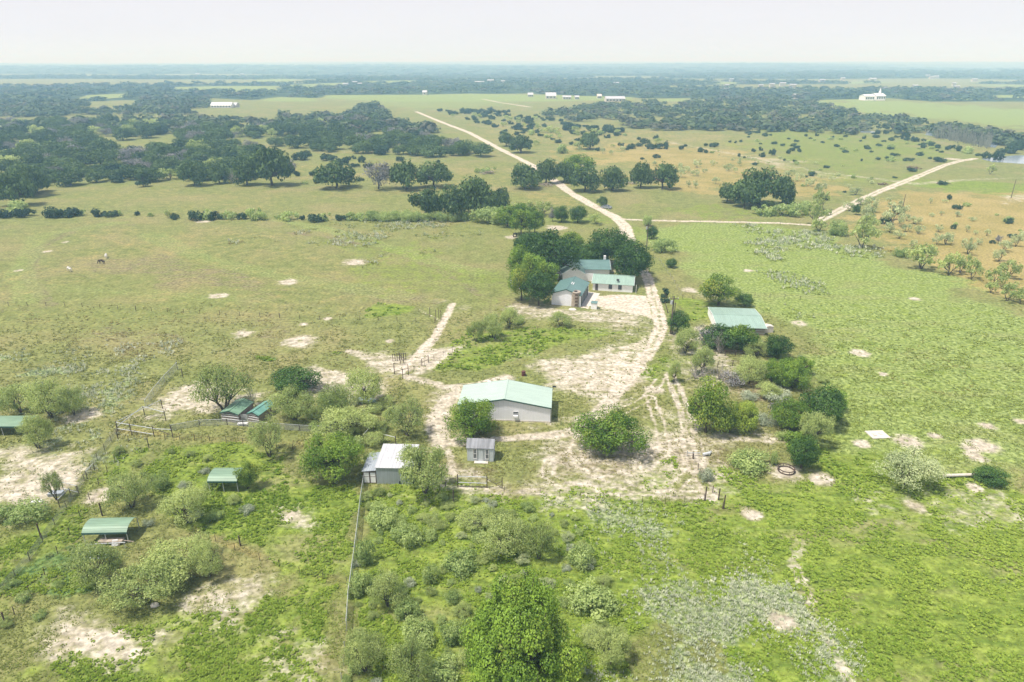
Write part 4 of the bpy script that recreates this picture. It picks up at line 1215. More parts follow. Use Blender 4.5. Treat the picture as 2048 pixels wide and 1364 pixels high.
# ---------------------------------------------------------------- weeds and grass standing on the ground (uncountable)
def cover_mat(name, trans):
    m, nt, n, l, out = new_mat(name)
    a = nt.nodes.new('ShaderNodeVertexColor'); a.layer_name = 'tint'
    d = N(nt, 'ShaderNodeBsdfDiffuse', Roughness=.8); t = nt.nodes.new('ShaderNodeBsdfTranslucent')
    l.new(a.outputs['Color'], d.inputs['Color']); l.new(a.outputs['Color'], t.inputs['Color'])
    mx = nt.nodes.new('ShaderNodeMixShader'); mx.inputs[0].default_value = trans
    l.new(d.outputs[0], mx.inputs[1]); l.new(t.outputs[0], mx.inputs[2]); l.new(mx.outputs[0], out.inputs['Surface'])
    return m

def weeds():
    r = rng(77)
    n = 210000
    y = 52 * np.exp(r.random(n) * math.log(330/52)); x = r.uniform(-1, 1, n) * (.82*y + 14)
    M = masks(x, y)
    cl = vnoise(x, y, 3.2, 21, 3); cl2 = vnoise(x, y, 17, 23, 3)
    far_ = np.clip((y - 95) / 80, 0, 1)
    bare = np.maximum(M['dirt'], M['road'])
    p = (.25 + 1.5 * np.clip((cl - .42) * 4, 0, 1)) * (1 - .93 * np.clip(bare * 1.4, 0, 1))
    tall = M['sage'] * (cl2 + .35)
    p = np.maximum(p, np.clip((tall - .1) * 1.7, 0, .95) * (bare < .4))
    p = np.where((tall > .15) | (M['weed'] > .3), p, p * (1 - far_))
    keep = r.random(n) < p
    x, y, cl, cl2, tall = x[keep], y[keep], cl[keep], cl2[keep], tall[keep]
    M = {k: v[keep] for k, v in M.items()}
    n = len(x)
    grow = np.clip(y / 95, .8, 2.4)
    kind = np.zeros(n, int)                                  # 0 grass tuft, 1 leafy weed, 2 sage
    kind[(M['lush'] + M['weed'] > .5) & (cl > .40)] = 1
    kind[r.random(n) < np.clip((tall - .10) * 1.7, 0, .97)] = 2
    def fan(sel, blades, hh, spread, wid, colA, colB, cvar):
        k = sel.sum(); X, Yy, g = x[sel], y[sel], grow[sel]
        h = r.uniform(*hh, k) * g; sp = r.uniform(*spread, k) * g
        mixf = np.clip(cl2[sel] * 1.0 + r.normal(size=k) * cvar, 0, 1)
        colA, colB = np.asarray(colA), np.asarray(colB)
        if colA.ndim == 1: col = colA + (colB - colA) * mixf[:, None]
        else: col = colA
        Q, Cc = [], []
        for b in range(blades):
            a = r.uniform(0, 6.28, k); ca, sa = np.cos(a), np.sin(a)
            w = wid * g * r.uniform(.6, 1.3, k)
            o = r.uniform(0, .5, k) * sp
            bx, by = X + ca*o, Yy + sa*o
            tx, ty = X + ca*sp, Yy + sa*sp
            tz = h * r.uniform(.7, 1.1, k)
            mz = h * .55; mx_, my_ = (bx*.55+tx*.45), (by*.55+ty*.45)
            px, py = -sa * w, ca * w
            q = np.stack([np.stack([bx, by, np.full(k, -.02)], 1), np.stack([mx_+px, my_+py, mz], 1), np.stack([tx, ty, tz], 1), np.stack([mx_-px, my_-py, mz], 1)], 1)
            Q.append(q); Cc.append(col * r.uniform(.75, 1.2, k)[:, None])
        return np.concatenate(Q), np.concatenate(Cc)
    def put(name, label, cat, QC, mat):
        Q = np.concatenate([q for q, c in QC]); Cc = np.concatenate([c for q, c in QC])
        me = mesh_np(name, Q.reshape(-1, 3), np.arange(len(Q)*4).reshape(-1, 4), mat, np.clip(Cc, 0, 1))
        o = bpy.data.objects.new(name, me); C.objects.link(o); tag(o, label, cat, kind='stuff')
    m = cover_mat('weed_leaves', .3)
    g0 = kind == 0
    dry = (M['dry'] + M['mauve'])[g0]; lu = M['lush'][g0]
    colg = np.array([.25,.28,.085])[None] * np.ones((g0.sum(), 1))
    colg = colg + (np.array([.36,.29,.14]) - colg) * np.clip(dry, 0, 1)[:, None]
    colg = colg + (np.array([.27,.36,.06]) - colg) * np.clip(lu, 0, 1)[:, None]
    colg = colg * r.uniform(.85, 1.3, (g0.sum(), 1))
    put('grass_tufts', 'tufts of dry and olive grass all over the pastures', 'grass', [fan(g0, 4, (.06, .18), (.14, .36), .08, colg, colg, .2)], m)
    g1 = kind == 1
    put('leafy_weeds', 'bright green broad leaved weeds in the lush pens and meadow', 'weeds', [fan(g1, 6, (.10, .30), (.20, .46), .17, (.18,.29,.035), (.40,.50,.09), .2)], m)
    g2 = kind == 2
    put('sage_weeds', 'silvery grey weeds standing knee high in broad drifts', 'weeds', [fan(g2, 7, (.25, .55), (.16, .40), .05, (.40,.47,.28), (.74,.75,.60), .3)], m)
weeds()
# ---------------------------------------------------------------- buildings and objects
def zat(x, y, v):
    """height at which ground position (x, y) shows at photo row v"""
    a = (682 - v) / FPX
    return y * (a*CP - SP) / (CP + a*SP) + HC

MT = {
 'mint':   ribbed_mat('mint_sheet_roof', (.43,.54,.46), 'X', .45, .42, .08, (.37,.47,.40)),
 'minty':  ribbed_mat('mint_sheet_roof_along', (.43,.54,.46), 'Y', .45, .42, .08, (.37,.47,.40)),
 'green':  ribbed_mat('dark_green_roof', (.13,.23,.215), 'Y', .45, .4, .12, (.09,.17,.155)),
 'greenx': ribbed_mat('green_sheet_roof', (.30,.42,.35), 'X', .45, .42, .10, (.24,.34,.28)),
 'carg':   ribbed_mat('carport_green_sheet', (.20,.31,.21), 'Y', .38, .5, .18, (.22,.29,.20)),
 'cargx':  ribbed_mat('shed_green_sheet', (.17,.30,.20), 'Y', .38, .5, .22, (.27,.31,.24)),
 'teal':   ribbed_mat('shed_teal_sheet', (.14,.33,.27), 'Y', .38, .45, .22, (.22,.40,.36)),
 'wwall':  ribbed_mat('white_sheet_wall', (.88,.88,.93), 'X', .30, .5, .04, (.72,.72,.76)),
 'wwally': ribbed_mat('white_sheet_side_wall', (.66,.66,.70), 'Y', .30, .5, .06, (.52,.52,.55)),
 'white':  flat_mat('white_wall', (.89,.88,.88), .75, var=.03, dirt=(.76,.74,.71)),
 'trim':   flat_mat('dark_green_trim', (.03,.09,.075), .5),
 'wtrim':  flat_mat('white_trim', (.78,.78,.78), .5, var=.04),
 'grey':   ribbed_mat('grey_sheet_wall', (.40,.44,.48), 'X', .35, .45, .12, (.30,.33,.35), metal=.2),
 'greyr':  ribbed_mat('zinc_roof', (.62,.62,.64), 'X', .5, .4, .12, (.46,.44,.44), metal=.2),
 'rust':   ribbed_mat('weathered_zinc_roof', (.27,.28,.30), 'X', .22, .75, .35, (.13,.12,.12), metal=0),
 'shedw':  ribbed_mat('pale_shed_siding', (.58,.63,.66), 'X', .28, .6, .08, (.36,.40,.40)),
 'wood':   ribbed_mat('grey_weathered_planks', (.30,.25,.22), 'Z', .30, .9, .35, (.16,.12,.10)),
 'woodd':  flat_mat('brown_timber', (.13,.085,.06), .85, var=.3, scale=3),
 'dark':   flat_mat('dark_opening', (.02,.022,.025), .6),
 'glass':  flat_mat('window_glass', (.06,.08,.10), .15),
 'frame':  flat_mat('brown_window_frame', (.10,.085,.09), .6),
 'rustp':  flat_mat('rusty_pipe', (.085,.055,.045), .8, var=.35, scale=3),
 'galv':   flat_mat('galvanised_pipe', (.55,.57,.58), .45, metal=.3),
 'pole':   flat_mat('pole_wood', (.14,.11,.085), .9, var=.3),
 'conc':   flat_mat('concrete', (.60,.55,.48), .9, var=.12, dirt=(.45,.40,.33)),
 'stone':  flat_mat('old_stone', (.36,.30,.24), .95, var=.3, scale=1.5, dirt=(.55,.50,.44)),
 'tyre':   flat_mat('rubber', (.03,.03,.032), .85),
}

def frame_of(p0, p1):
    """Empty placement: local x runs from p0 to p1 on the ground, local y away from the viewer"""
    a = at(*p0); b = at(*p1)
    return a, math.atan2(b.y-a.y, b.x-a.x), (b-a).length

def walls(t, Wd, D, h, rise, ridge, mat, name='wall'):
    mb = MB()
    if ridge == 'y':
        mb.prism([(0,0,0),(Wd,0,0),(Wd,0,h),(Wd/2,0,h+rise),(0,0,h)], (0,0,0), (0,D,0))
    elif ridge == 'x':
        mb.prism([(0,0,0),(0,D,0),(0,D,h),(0,D/2,h+rise),(0,0,h)], (0,0,0), (Wd,0,0))
    else:                                  # single slope, rising to the back
        mb.prism([(0,0,0),(0,D,0),(0,D,h+rise),(0,0,h)], (0,0,0), (Wd,0,0))
    return mb.build(name, mat, t)

def roof(t, Wd, D, h, rise, ridge, mat, over=.3, th=.10, trim=None, name='roof', gap=.012):
    mb = MB(); o = over; z = h + gap
    if ridge == 'y':
        k = rise / (Wd/2)
        P = [(-o,0,z-k*o),(Wd/2,0,z+rise),(Wd+o,0,z-k*o),(Wd+o,0,z-k*o+th),(Wd/2,0,z+rise+th),(-o,0,z-k*o+th)]
        mb.prism(P, (0,-o,0), (0,D+o,0)); r = mb.build(name, mat, t)
        if trim:
            m2 = MB()
            for yy in (-o-.05, D+o):
                m2.prism([(x,y,q+ (.02 if i>2 else -.12)) for i,(x,y,q) in enumerate(P)], (0,yy,0), (0,yy+.05,0))
            m2.build('trim', trim, r)
            c = MB(); c.box(Wd/2-.15, Wd/2+.15, -o, D+o, z+rise+th-.03, z+rise+th+.05); c.build('ridge_cap', mat, r)
    elif ridge == 'x':
        k = rise / (D/2)
        P = [(0,-o,z-k*o),(0,D/2,z+rise),(0,D+o,z-k*o),(0,D+o,z-k*o+th),(0,D/2,z+rise+th),(0,-o,z-k*o+th)]
        mb.prism(P, (-o,0,0), (Wd+o,0,0)); r = mb.build(name, mat, t)
        if trim:
            m2 = MB()
            for xx in (-o-.05, Wd+o):
                m2.prism([(x,y,q+ (.02 if i>2 else -.12)) for i,(x,y,q) in enumerate(P)], (xx,0,0), (xx+.05,0,0))
            m2.build('trim', trim, r)
            c = MB(); c.box(-o, Wd+o, D/2-.15, D/2+.15, z+rise+th-.03, z+rise+th+.05); c.build('ridge_cap', mat, r)
    else:
        k = rise / D
        P = [(0,-o,z-k*o),(0,D+o,z+rise+k*o),(0,D+o,z+rise+k*o+th),(0,-o,z-k*o+th)]
        mb.prism(P, (-o,0,0), (Wd+o,0,0)); r = mb.build(name, mat, t)
    return r

def opening(t, name, x0, x1, z0, z1, side, mat, fmat=None, L=0, bars=True):
    """window or door standing 3 cm proud of the wall: side 'f' front, 'r' right end wall at x = L; frame > pane"""
    def bx(mb, a0, a1, c0, c1, d0, d1):
        if side == 'f': mb.box(a0, a1, -d1, -d0, c0, c1)
        else: mb.box(L+d0, L+d1, a0, a1, c0, c1)
    w = .08
    f = MB()
    for a0, a1, c0, c1 in ((x0-w, x1+w, z1, z1+w), (x0-w, x1+w, z0-w, z0), (x0-w, x0, z0, z1), (x1, x1+w, z0, z1)):
        bx(f, a0, a1, c0, c1, .004, .07)
    if bars:
        m = (z0+z1)/2; bx(f, x0, x1, m-.03, m+.03, .035, .06)
    F = f.build(name, fmat or mat, t)
    g = MB(); bx(g, x0, x1, z0, z1, .003, .03); g.build('pane' if 'window' in name else 'leaf', mat, F)
    return F

def base_thing(name, p0, p1, label, cat, group=None):
    a, rz, L = frame_of(p0, p1)
    t = empty(name, a, rz); tag(t, label, cat, group)
    return t, L

# --- 1 pale metal barn
t, L = base_thing('metal_barn', (918,838.2), (1100,845), 'big white sheet metal barn with a pale mint green roof', 'barn')
H = 2.95; D = 7.6; RS = 1.45
walls(t, L, D, H, RS, 'y', MT['wwall'])
r_ = roof(t, L, D, H, RS, 'y', MT['minty'], .22, trim=MT['trim'])
opening(t, 'window', L*.60, L*.60+.85, 1.35, 1.95, 'f', MT['glass'], MT['wtrim'])
mb = MB(); mb.box(L*.60+.02, L*.60+.82, -.42, -.08, .78, 1.26); mb.box(L*.60+.15, L*.60+.68, -.45, -.43, .9, 1.15); mb.build('air_conditioner', MT['wtrim'], t)
mb = MB(); mb.box(-.06, L+.06, -.07, -.012, 0, .22); mb.build('base_strip', MT['conc'], t)
mb = MB(); mb.tube([(L+.14,-.1,H-.1),(L+.14,-.1,.1)], .06, 6); mb.build('downpipe', MT['galv'], t)
mb = MB(); mb.tube([(L+.2, D, H-.4),(L+.45, D, H+.5)], .04, 5); mb.box(L+.2, L+.9, D-.2, D+.2, H+.45, H+.62); mb.build('yard_lamp', MT['dark'], t)
mb = MB(); mb.box(L*.27, L*.31, D*.97, D*1.03, H+RS*.55, H+RS*.62+.25); mb.build('roof_vent', MT['wtrim'], t)

# --- 2 small grey garden shed
t, L = base_thing('garden_shed', (934.5,921.5), (987,923.5), 'small pale grey shed with a rusty streaked roof, one door and tall white windows', 'shed')
a = t.location; H = zat(*at(987,923.5)[:2], 897); D = 2.6
walls(t, L, D, H, .95, 'x', MT['shedw']); roof(t, L, D, H, .95, 'x', MT['rust'], .12, .06)
opening(t, 'door', L*.42, L*.61, .12, H-.25, 'f', MT['shedw'], MT['grey'], bars=False)
for x in (.30, .76):
    F = opening(t, 'window', L*x-.22, L*x+.22, .55, H-.22, 'f', MT['glass'], MT['wtrim'])
    m2 = MB(); m2.box(L*x-.02, L*x+.02, -.062, -.036, .55, H-.22); m2.build('glazing_bar', MT['wtrim'], F)
opening(t, 'window', D*.35, D*.65, .9, H-.15, 'r', MT['glass'], MT['wtrim'], L)
mb = MB(); mb.box(L*.28, L*.8, -.75, -.1, 0, .12); mb.build('step', MT['conc'], t)

# --- 3 grey metal shed with wooden lean-to
t, L = base_thing('metal_shed', (754,967.5), (826,969), 'tall grey sheet metal shed with a near white roof and a lean-to of wooden doors', 'shed')
H = zat(*at(754,967.5)[:2], 935.3); D = 6.2
walls(t, L, D, H, .35, 's', MT['grey']); roof(t, L, D, H, .35, 's', MT['greyr'], .12, .06)
mb = MB(); mb.box(-2.05, -.03, .1, D*.8, 0, H-.75); mb.build('lean_to_wall', MT['wood'], t)
mb = MB(); mb.prism([(-2.2,0,H-.72),(-.02,0,H-.50),(-.02,0,H-.44),(-2.2,0,H-.66)], (0,-.1,0), (0,D*.85,0)); mb.build('lean_to_roof', MT['grey'], t)
for x in (-1.98, -1.0):
    F = MB(); w = .07
    for (a0,a1,c0,c1) in ((x,x+w,.1,H-.85),(x+.85,x+.85+w,.1,H-.85),(x+w,x+.85,.1,.1+w),(x+w,x+.85,H-.92,H-.85),(x+w,x+.85,H*.42,H*.42+w)): F.box(a0,a1,.02,.08,c0,c1)
    F = F.build('door', MT['woodd'], t)
    g = MB(); g.box(x+w, x+.85, .03, .05, .1+w, H-.92); g.build('leaf', MT['white'], F)
mb = MB(); mb.box(L*.62, L*.66, -.12, -.01, .0, .55); mb.build('meter_box', MT['dark'], t)

# --- 4 twin wooden sheds
for p0, p1, vt, lab, mt, Dd in (((445,842.5),(479,846.5),828.5,'wooden shed of grey planks with a faded green roof beside the pale snag','cargx',4.7),
                      ((497.5,843),(519,847),830.7,'wooden plank shed with a brighter teal green roof under the mesquite','teal',4.7)):
    t, L = base_thing('plank_shed', p0, p1, lab, 'shed', 'twin plank sheds')
    b = at(*p1); H = zat(b.x, b.y, vt)
    walls(t, L, Dd, H, .5, 'y', MT['wood']); roof(t, L, Dd, H, .5, 'y', MT[mt], .15, .06, trim=MT['trim'])
    for z in (.55, 1.05, 1.5): 
        m2 = MB(); m2.box(-.03, L+.03, -.06, -.012, z, z+.13); m2.build('plank', MT['wtrim'] if z < 1.4 else MT['galv'], t)
    if 'snag' in lab:
        m2 = MB(); m2.box(L*.18, L*.82, -.03, -.004, H-.42, H-.08); m2.build('vent_slot', MT['dark'], t)
a = at(479,843); b = at(496.5,842)
mb = MB(); mb.box(0, (b-a).length, 0, .06, .25, 1.4); mb.box(.05,.15,-.01,.07,0,.25); mb.box((b-a).length-.15,(b-a).length-.05,-.01,.07,0,.25)
o = mb.build('gate', MT['galv'], None, a, math.atan2(b.y-a.y,b.x-a.x)); tag(o, 'grey board gate closing the gap between the twin wooden sheds', 'gate')
a = at(486,850); mb = MB(); mb.box(-.9,.9,-.35,.35,.22,.4); mb.box(-.8,-.6,-.3,.3,0,.22); mb.box(.6,.8,-.3,.3,0,.22)
tag(mb.build('feed_trough', MT['wtrim'], None, a, .05), 'low white feed trough on the ground before the grey board gate', 'trough')

# --- 5 arched carports
def carport(p0, p1, zf, Dd, label, flat=False, junk=None):
    t, L = base_thing('carport', p0, p1, label, 'carport', 'green sheet carports')
    h = zf; n = 12; prof = []
    for i in range(n+1):
        s = i/n; y = Dd*s
        z = h + (.10 if flat else .62) * (1 - abs(2*s-1)**(2.6)) 
        prof.append((y, z))
    mb = MB(); th = .05
    pts = [(0,y,z) for y,z in prof] + [(0,y,z+th) for y,z in prof[::-1]]
    vs = [(x0,)+p[1:] for x0 in (0, L) for p in pts]; m = len(pts)
    fs = [(i,(i+1)%m,m+(i+1)%m,m+i) for i in range(m)]
    for k in range(n): fs += [(k,m-1-k,m-2-k,k+1),(m+k,m+k+1,2*m-2-k,2*m-1-k)]
    mb.add(vs, fs); rf = mb.build('roof', MT['carg'], t)
    e = MB(); e.box(0, L, -.06, -.01, h-.22, h+.02); e.build('edge_strip', MT['trim'], rf)
    for x in (.12, L*.5, L-.12):
        for y in (.08, Dd-.08):
            q = MB(); q.box(x-.04,x+.04,y-.04,y+.04,0,h); q.build('post', MT['galv'], t)
    return t, L
c1, L1 = carport((418.5,985), (478,985), 1.95, 3.6, 'small arched green carport half swallowed by a bushy tree')
c2, L2 = carport((169,1088), (259,1086), 1.75, 3.2, 'large arched green carport with farm junk beneath it')
c3, L3 = carport((-38,872), (52,872), 1.85, 3.8, 'flat green carport cut by the border of the picture', True)
def spot(name, u, v, mb, mat, label, cat, rz=0., group=None):
    return tag(mb.build(name, mat, None, at(u, v), rz), label, cat, group)
mb = MB(); mb.box(0,3.2,0,.9,.35,.62); mb.box(.3,.5,-.05,0,0,.35); mb.box(2.7,2.9,-.05,0,0,.35); mb.tube([(3.2,.45,.45),(4.6,.3,.3)],.06,5)
spot('flatbed_trailer', 196, 1092, mb, MT['stone'], 'low grey trailer bed under the large arched carport', 'trailer', .05)
mb = MB(); mb.tube([(-1.6,0,.9),(3.4,.3,1.0)],.06,6); mb.tube([(-1.4,0,0),(-1.4,0,.9)],.05,5); mb.tube([(3.2,.3,0),(3.2,.3,1.0)],.05,5)
spot('pipe_rack', 200, 1100, mb, MT['galv'], 'pale pipe lying on two stands in front of the large carport', 'rack', 0)
mb = MB(); mb.box(-2.0,2.0,-.9,.8,.03,.10); mb.box(-1.6,-1.3,-.8,.7,.10,.16)
spot('board_sheet', 186, 1110, mb, MT['shedw'], 'grey board lying in the weeds before the large carport', 'board', .15)
mb = MB(); mb.prism([(-.5,0,0),(.5,0,0),(.35,.25,.75),(-.3,.25,.8)], (0,0,0), (0,.12,0))
spot('scrap_sheet', 231, 1092, mb, MT['wtrim'], 'small white panel leaning near the pipe rack', 'panel', .3)

# --- 6 open sided barn
pa = at(1434.6, 667.5); pb = at(1526, 668)
t = empty('open_barn', pa, math.atan2(pb.y-pa.y, pb.x-pa.x) - .10); L = (pb-pa).length
tag(t, 'open sided barn with a wide mint green roof and grey plank walls by the meadow', 'barn')
H = zat(pb.x, pb.y, 653.5); D = 13.4
walls(t, L, D, H, .6, 'x', MT['wood']); roof(t, L, D, H, .6, 'x', MT['greenx'], .35, trim=MT['wtrim'])
mb = MB(); mb.box(-.28, -.02, -.2, D+.2, 0, H+.1); mb.build('white_end_wall', MT['white'], t)
for z in (.55, 1.15): m2 = MB(); m2.box(L*.45, L, -.07, -.012, z, z+.14); m2.build('plank', MT['galv'], t)
m2 = MB(); m2.box(L*.50, L*.54, -.14, -.012, 0, H-.1); m2.build('post', MT['dark'], t)
mb = MB(); mb.box(-1.1,1.1,-.8,.8,.0,1.5); mb.prism([(-1.15,0,1.5),(0,0,1.75),(1.15,0,1.5)], (0,-.85,0), (0,.85,0))
spot('water_tank', 1534, 663, mb, MT['conc'], 'pale square tank against the corner of the open sided barn', 'tank', .1)

# --- 7 farm house group
t, L = base_thing('garage', (1103,608.8), (1160.3,614.8), 'white four bay garage with a dark green roof and dark doors along its side', 'garage')
H = zat(*at(1160.3,614.8)[:2], 591.5); c = at(1175, 566, H); b = at(1160.3, 614.8)
D = math.hypot(c.x-b.x, c.y-b.y)
ang = math.atan2(c.y-b.y, c.x-b.x) - math.pi/2
t.rotation_euler.z = (t.rotation_euler.z + ang) / 2
walls(t, L, D, H, 1.35, 'y', MT['wwall']); rf = roof(t, L, D, H, 1.35, 'y', MT['green'], .25, trim=MT['trim'])
n_b = 5
for i in range(n_b):
    y0 = D*(.06 + i*.185); opening(t, 'door', y0, y0 + D*.11, .05, H-.6, 'r', MT['dark'], MT['trim'], L, bars=False)
mb = MB(); sk = 1.35/(L/2)
for k in (0, .45): 
    mb.box(L*.50+.25+k, L*.50+.45+k, D*.42, D*.56, H+1.35-sk*(.35+k)+.10, H+1.35-sk*(.35+k)+.28)
mb.build('skylight', MT['wtrim'], rf)

t, L = base_thing('annex_building', (1185.2,580.3), (1264.6,585.2), 'long low white annex with a mint green roof, two windows and a door', 'house')
H = zat(*at(1264.6,585.2)[:2], 570.3); D = 8.4; RS = 1.3
walls(t, L, D, H, RS, 'x', MT['white']); rf = roof(t, L, D, H, RS, 'x', MT['greenx'], .35, trim=MT['wtrim'])
opening(t, 'door', L*.07, L*.125, .05, 2.0, 'f', MT['frame'], MT['frame'])
for x in (.405, .645): opening(t, 'window', L*x, L*x+.85, .75, 1.95, 'f', MT['glass'], MT['frame'])
mb = MB(); mb.tube([(L*.62,1.2,H+.3),(L*.62,1.0,H+.95)], .04, 5); mb.tube([(L*.62,.8,H+1.0),(L*.62,.72,H+1.12)], [.42,.30], 12); mb.build('satellite_dish', MT['tyre'], rf)
mb = MB(); mb.tube([(L+1.0,-.8,0),(L+1.0,-.8,2.6)], .06, 6); mb.build('yard_post', MT['wtrim'], t)

# main house: front gable, long roof and garden wing
t = empty('farmhouse', at(1172, 571), -.03); tag(t, 'white farmhouse with dark green gabled roofs beneath the huge dark trees', 'house')
def block(x0, y0, Wd, D, H, RS, ridge, rm, nm, wm='white', trim='wtrim'):
    w = walls(t, Wd, D, H, RS, ridge, MT[wm], 'wall'); r = roof(t, Wd, D, H, RS, ridge, MT[rm], .4, trim=MT[trim])
    for q in (w, r): q.location = (x0, y0, 0)
block(-6.6, 3.2, 6.2, 11, 2.7, 1.9, 'y', 'greenx', 'g')
block(-4.5, 8.4, 12.0, 9, 2.5, 1.5, 'x', 'green', 'm')
block(-13.5, 12, 9, 8, 2.7, 1.5, 'x', 'green', 'w')
opening(t, 'window', -5.2, -4.3, .9, 2.0, 'f', MT['glass'], MT['frame'])
mb = MB(); mb.box(6.2, 6.9, 14, 14.7, 2.4, 5.0); mb.build('chimney', MT['white'], t)
mb = MB(); mb.box(-.35, 2.6, 4.2, 4.35, 0, 2.3); mb.build('porch_wall', MT['white'], t)

mb = MB(); mb.tube([(0,0,0),(0,0,3.9)], 1.18, 20); mb.tube([(0,0,3.9),(0,0,4.05)], 1.26, 20)
o = spot('cistern_tower', 1151, 612, mb, MT['stone'], 'round weathered stone cistern at the corner of the white garage', 'tower')
m2 = MB()
for z in (.5, 1.4, 2.3, 3.2): m2.box(-.30, .42, -1.22, -1.0, z, z+.45)
m2.build('wall_opening', MT['woodd'], o)
m2 = MB(); m2.tube([(-.1,0,4.06),(-.1,0,4.16)], .5, 12); m2.build('hatch', MT['dark'], o)
mb = MB(); mb.tube([(0,0,.02),(0,0,.10)], 1.0, 14); spot('well_cover', 1145, 619, mb, MT['conc'], 'round concrete slab at the foot of the stone cistern', 'slab')

t, L = base_thing('pump_house', (1181.5,618), (1193,619), 'tiny white pump house with a green lid roof on the parking gravel', 'shed')
walls(t, L, 1.4, 1.6, .12, 's', MT['white']); roof(t, L, 1.4, 1.6, .12, 's', MT['green'], .1, .08)
t, L = base_thing('tool_shed', (1020.5,575.5), (1040,578), 'small white lean-to shed at the garden end of the green board fence', 'shed')
walls(t, L, 2.6, 2.0, .3, 's', MT['wwall']); roof(t, L, 2.6, 2.0, .3, 's', MT['greyr'], .1, .05); opening(t, 'door', L*.42, L*.60, .05, 1.7, 'f', MT['dark'], MT['grey'], bars=False)
# concrete apron
me = bpy.data.meshes.new('concrete_apron'); me.from_pydata([(*at(u,v)[:2], .03) for u,v in [(1163,611.5),(1182,612.5),(1200,587),(1176.5,583.5)]], [], [(0,1,2,3)]); me.materials.append(MT['conc'])
o = bpy.data.objects.new('pavement', me); C.objects.link(o); tag(o, kind='structure')

# --- far buildings
def far_house(u0, u1, v, h, D, rise, label, rm='greyr', wm='conc', ridge='x', nwin=3, group='far farm buildings', rz=None):
    t, L = base_thing('far_building', (u0, v), (u1, v), label, 'building', group)
    if rz: t.rotation_euler.z = rz
    walls(t, L, D, h, rise, ridge, MT[wm]); roof(t, L, D, h, rise, ridge, MT[rm], .6)
    for i in range(nwin):
        x = L*(i+.5)/nwin; opening(t, 'window', x-.9, x+.9, h*.35, h*.75, 'f', MT['glass'], MT['frame'], bars=False)
    return t, L
far_house(422, 462, 216, 3.6, 14, 3.5, 'large cream ranch house with a broad hipped roof in the far tan field', nwin=7, rm='wtrim', wm='white', group=None)
far_house(462, 472, 215, 3.2, 14, 3, 'side wing next to the large cream ranch house', nwin=1, group=None)
far_house(1730, 1748, 201, 6.5, 22, 2.5, 'long white hall on the crest of the pale green field', nwin=4, rm='wtrim', wm='white', group=None)
far_house(1752, 1770, 201, 7.5, 24, 3, 'second white hall, with a small spire, on the crest of the pale green field', nwin=4, rm='wtrim', wm='white', group=None)
mb = MB(); mb.tube([(0,0,0),(0,0,12),(0,0,19)], [2.2,2.0,.15], 8); spot('spire', 1757, 200.5, mb, MT['white'], 'small white spire between the two white halls', 'spire')
far_house(1092, 1112, 198, 5, 22, 5, 'white farmhouse with a tall roof among the far pasture buildings', group=None)
far_house(1126, 1142, 199, 4, 14, 2, 'long grey roofed stable beside the far white farmhouse', 'greyr', group=None)
far_house(1150, 1158, 199, 4, 12, 2, 'small white shed at the end of the far farmyard', group=None)
far_house(1212, 1250, 204, 5, 24, 3, 'long low white poultry barn in the far pasture', 'greyr', nwin=6, group=None)
far_house(1056, 1066, 194, 4, 14, 3, 'pale hut far off beside a single tree', group=None)
far_house(1195, 1203, 197, 4, 14, 3, 'tan hut behind the long low poultry barn', 'conc', group=None)
far_house(690, 720, 265, 3.6, 9, 2, 'brown roofed ranch house in the clearing of the woods', 'woodd', 'stone', group=None)
far_house(845, 853, 190, 5, 16, 3, 'white hut at the tree line above the pale field', nwin=1, group=None)
far_house(1590, 1596, 198, 5, 16, 3, 'small white house at the corner of the pale green field', nwin=1, group=None)
rr = random.Random(12)
for i, (u, v) in enumerate([(686,174),(716,173),(705,170),(950,170),(960,169),(975,167),(1002,168),(1228,171),(1460,163),(1450,177),(1518,176),(1540,174),(1560,172),(1580,176),(1640,164),(1683,160),(1740,161),(1765,183),(1852,155),(1868,157),(1860,158),(1945,162),(1910,179),(1825,178),(1905,172),(390,148),(480,149),(1970,127)]):
    w = rr.uniform(7, 13) if v > 150 else 8
    t, L = base_thing('far_building', (u, v), (u + w, v), 'white roofed house far away in the blue woods', 'building', 'white houses in the distant woods')
    D = L * rr.uniform(.5, .9); h = rr.uniform(3.5, 5)
    z = float(terrain(np.array([t.location.x]), np.array([t.location.y]))[0]); t.location.z = z + 3.5
    mb = MB(); mb.box(0, L, 0, D, -4, h); mb.build('wall', MT['conc'], t); roof(t, L, D, h, L*.10, 'x', MT['greyr'], 1.0)

# ---------------------------------------------------------------- fences, gates, poles
def mesh_panel_mat(name, col, open_=.72, cell=.10):
    m, nt, n, l, out = new_mat(name)
    geo = nt.nodes.new('ShaderNodeNewGeometry')
    sp = nt.nodes.new('ShaderNodeSeparateXYZ'); l.new(geo.outputs['Position'], sp.inputs[0])
    s = mathn(nt, 'ADD', sp.outputs[0], sp.outputs[1]); f = []
    for sg in (1, -1):
        q = mathn(nt, 'FRACT', mathn(nt, 'DIVIDE', mathn(nt, 'ADD', s, mathn(nt, 'MULTIPLY', sp.outputs[2], sg)), cell))
        f.append(mathn(nt, 'LESS_THAN', q, 1 - open_))
    wire = mathn(nt, 'MAXIMUM', f[0], f[1])
    b = N(nt, 'ShaderNodeBsdfPrincipled', Roughness=.6); b.inputs['Base Color'].default_value = (*col, 1)
    tr = nt.nodes.new('ShaderNodeBsdfTransparent'); mx = nt.nodes.new('ShaderNodeMixShader')
    l.new(wire, mx.inputs[0]); l.new(tr.outputs[0], mx.inputs[1]); l.new(b.outputs[0], mx.inputs[2]); l.new(mx.outputs[0], out.inputs['Surface'])
    return m
CHAIN = mesh_panel_mat('chain_link', (.50,.52,.50), .80)
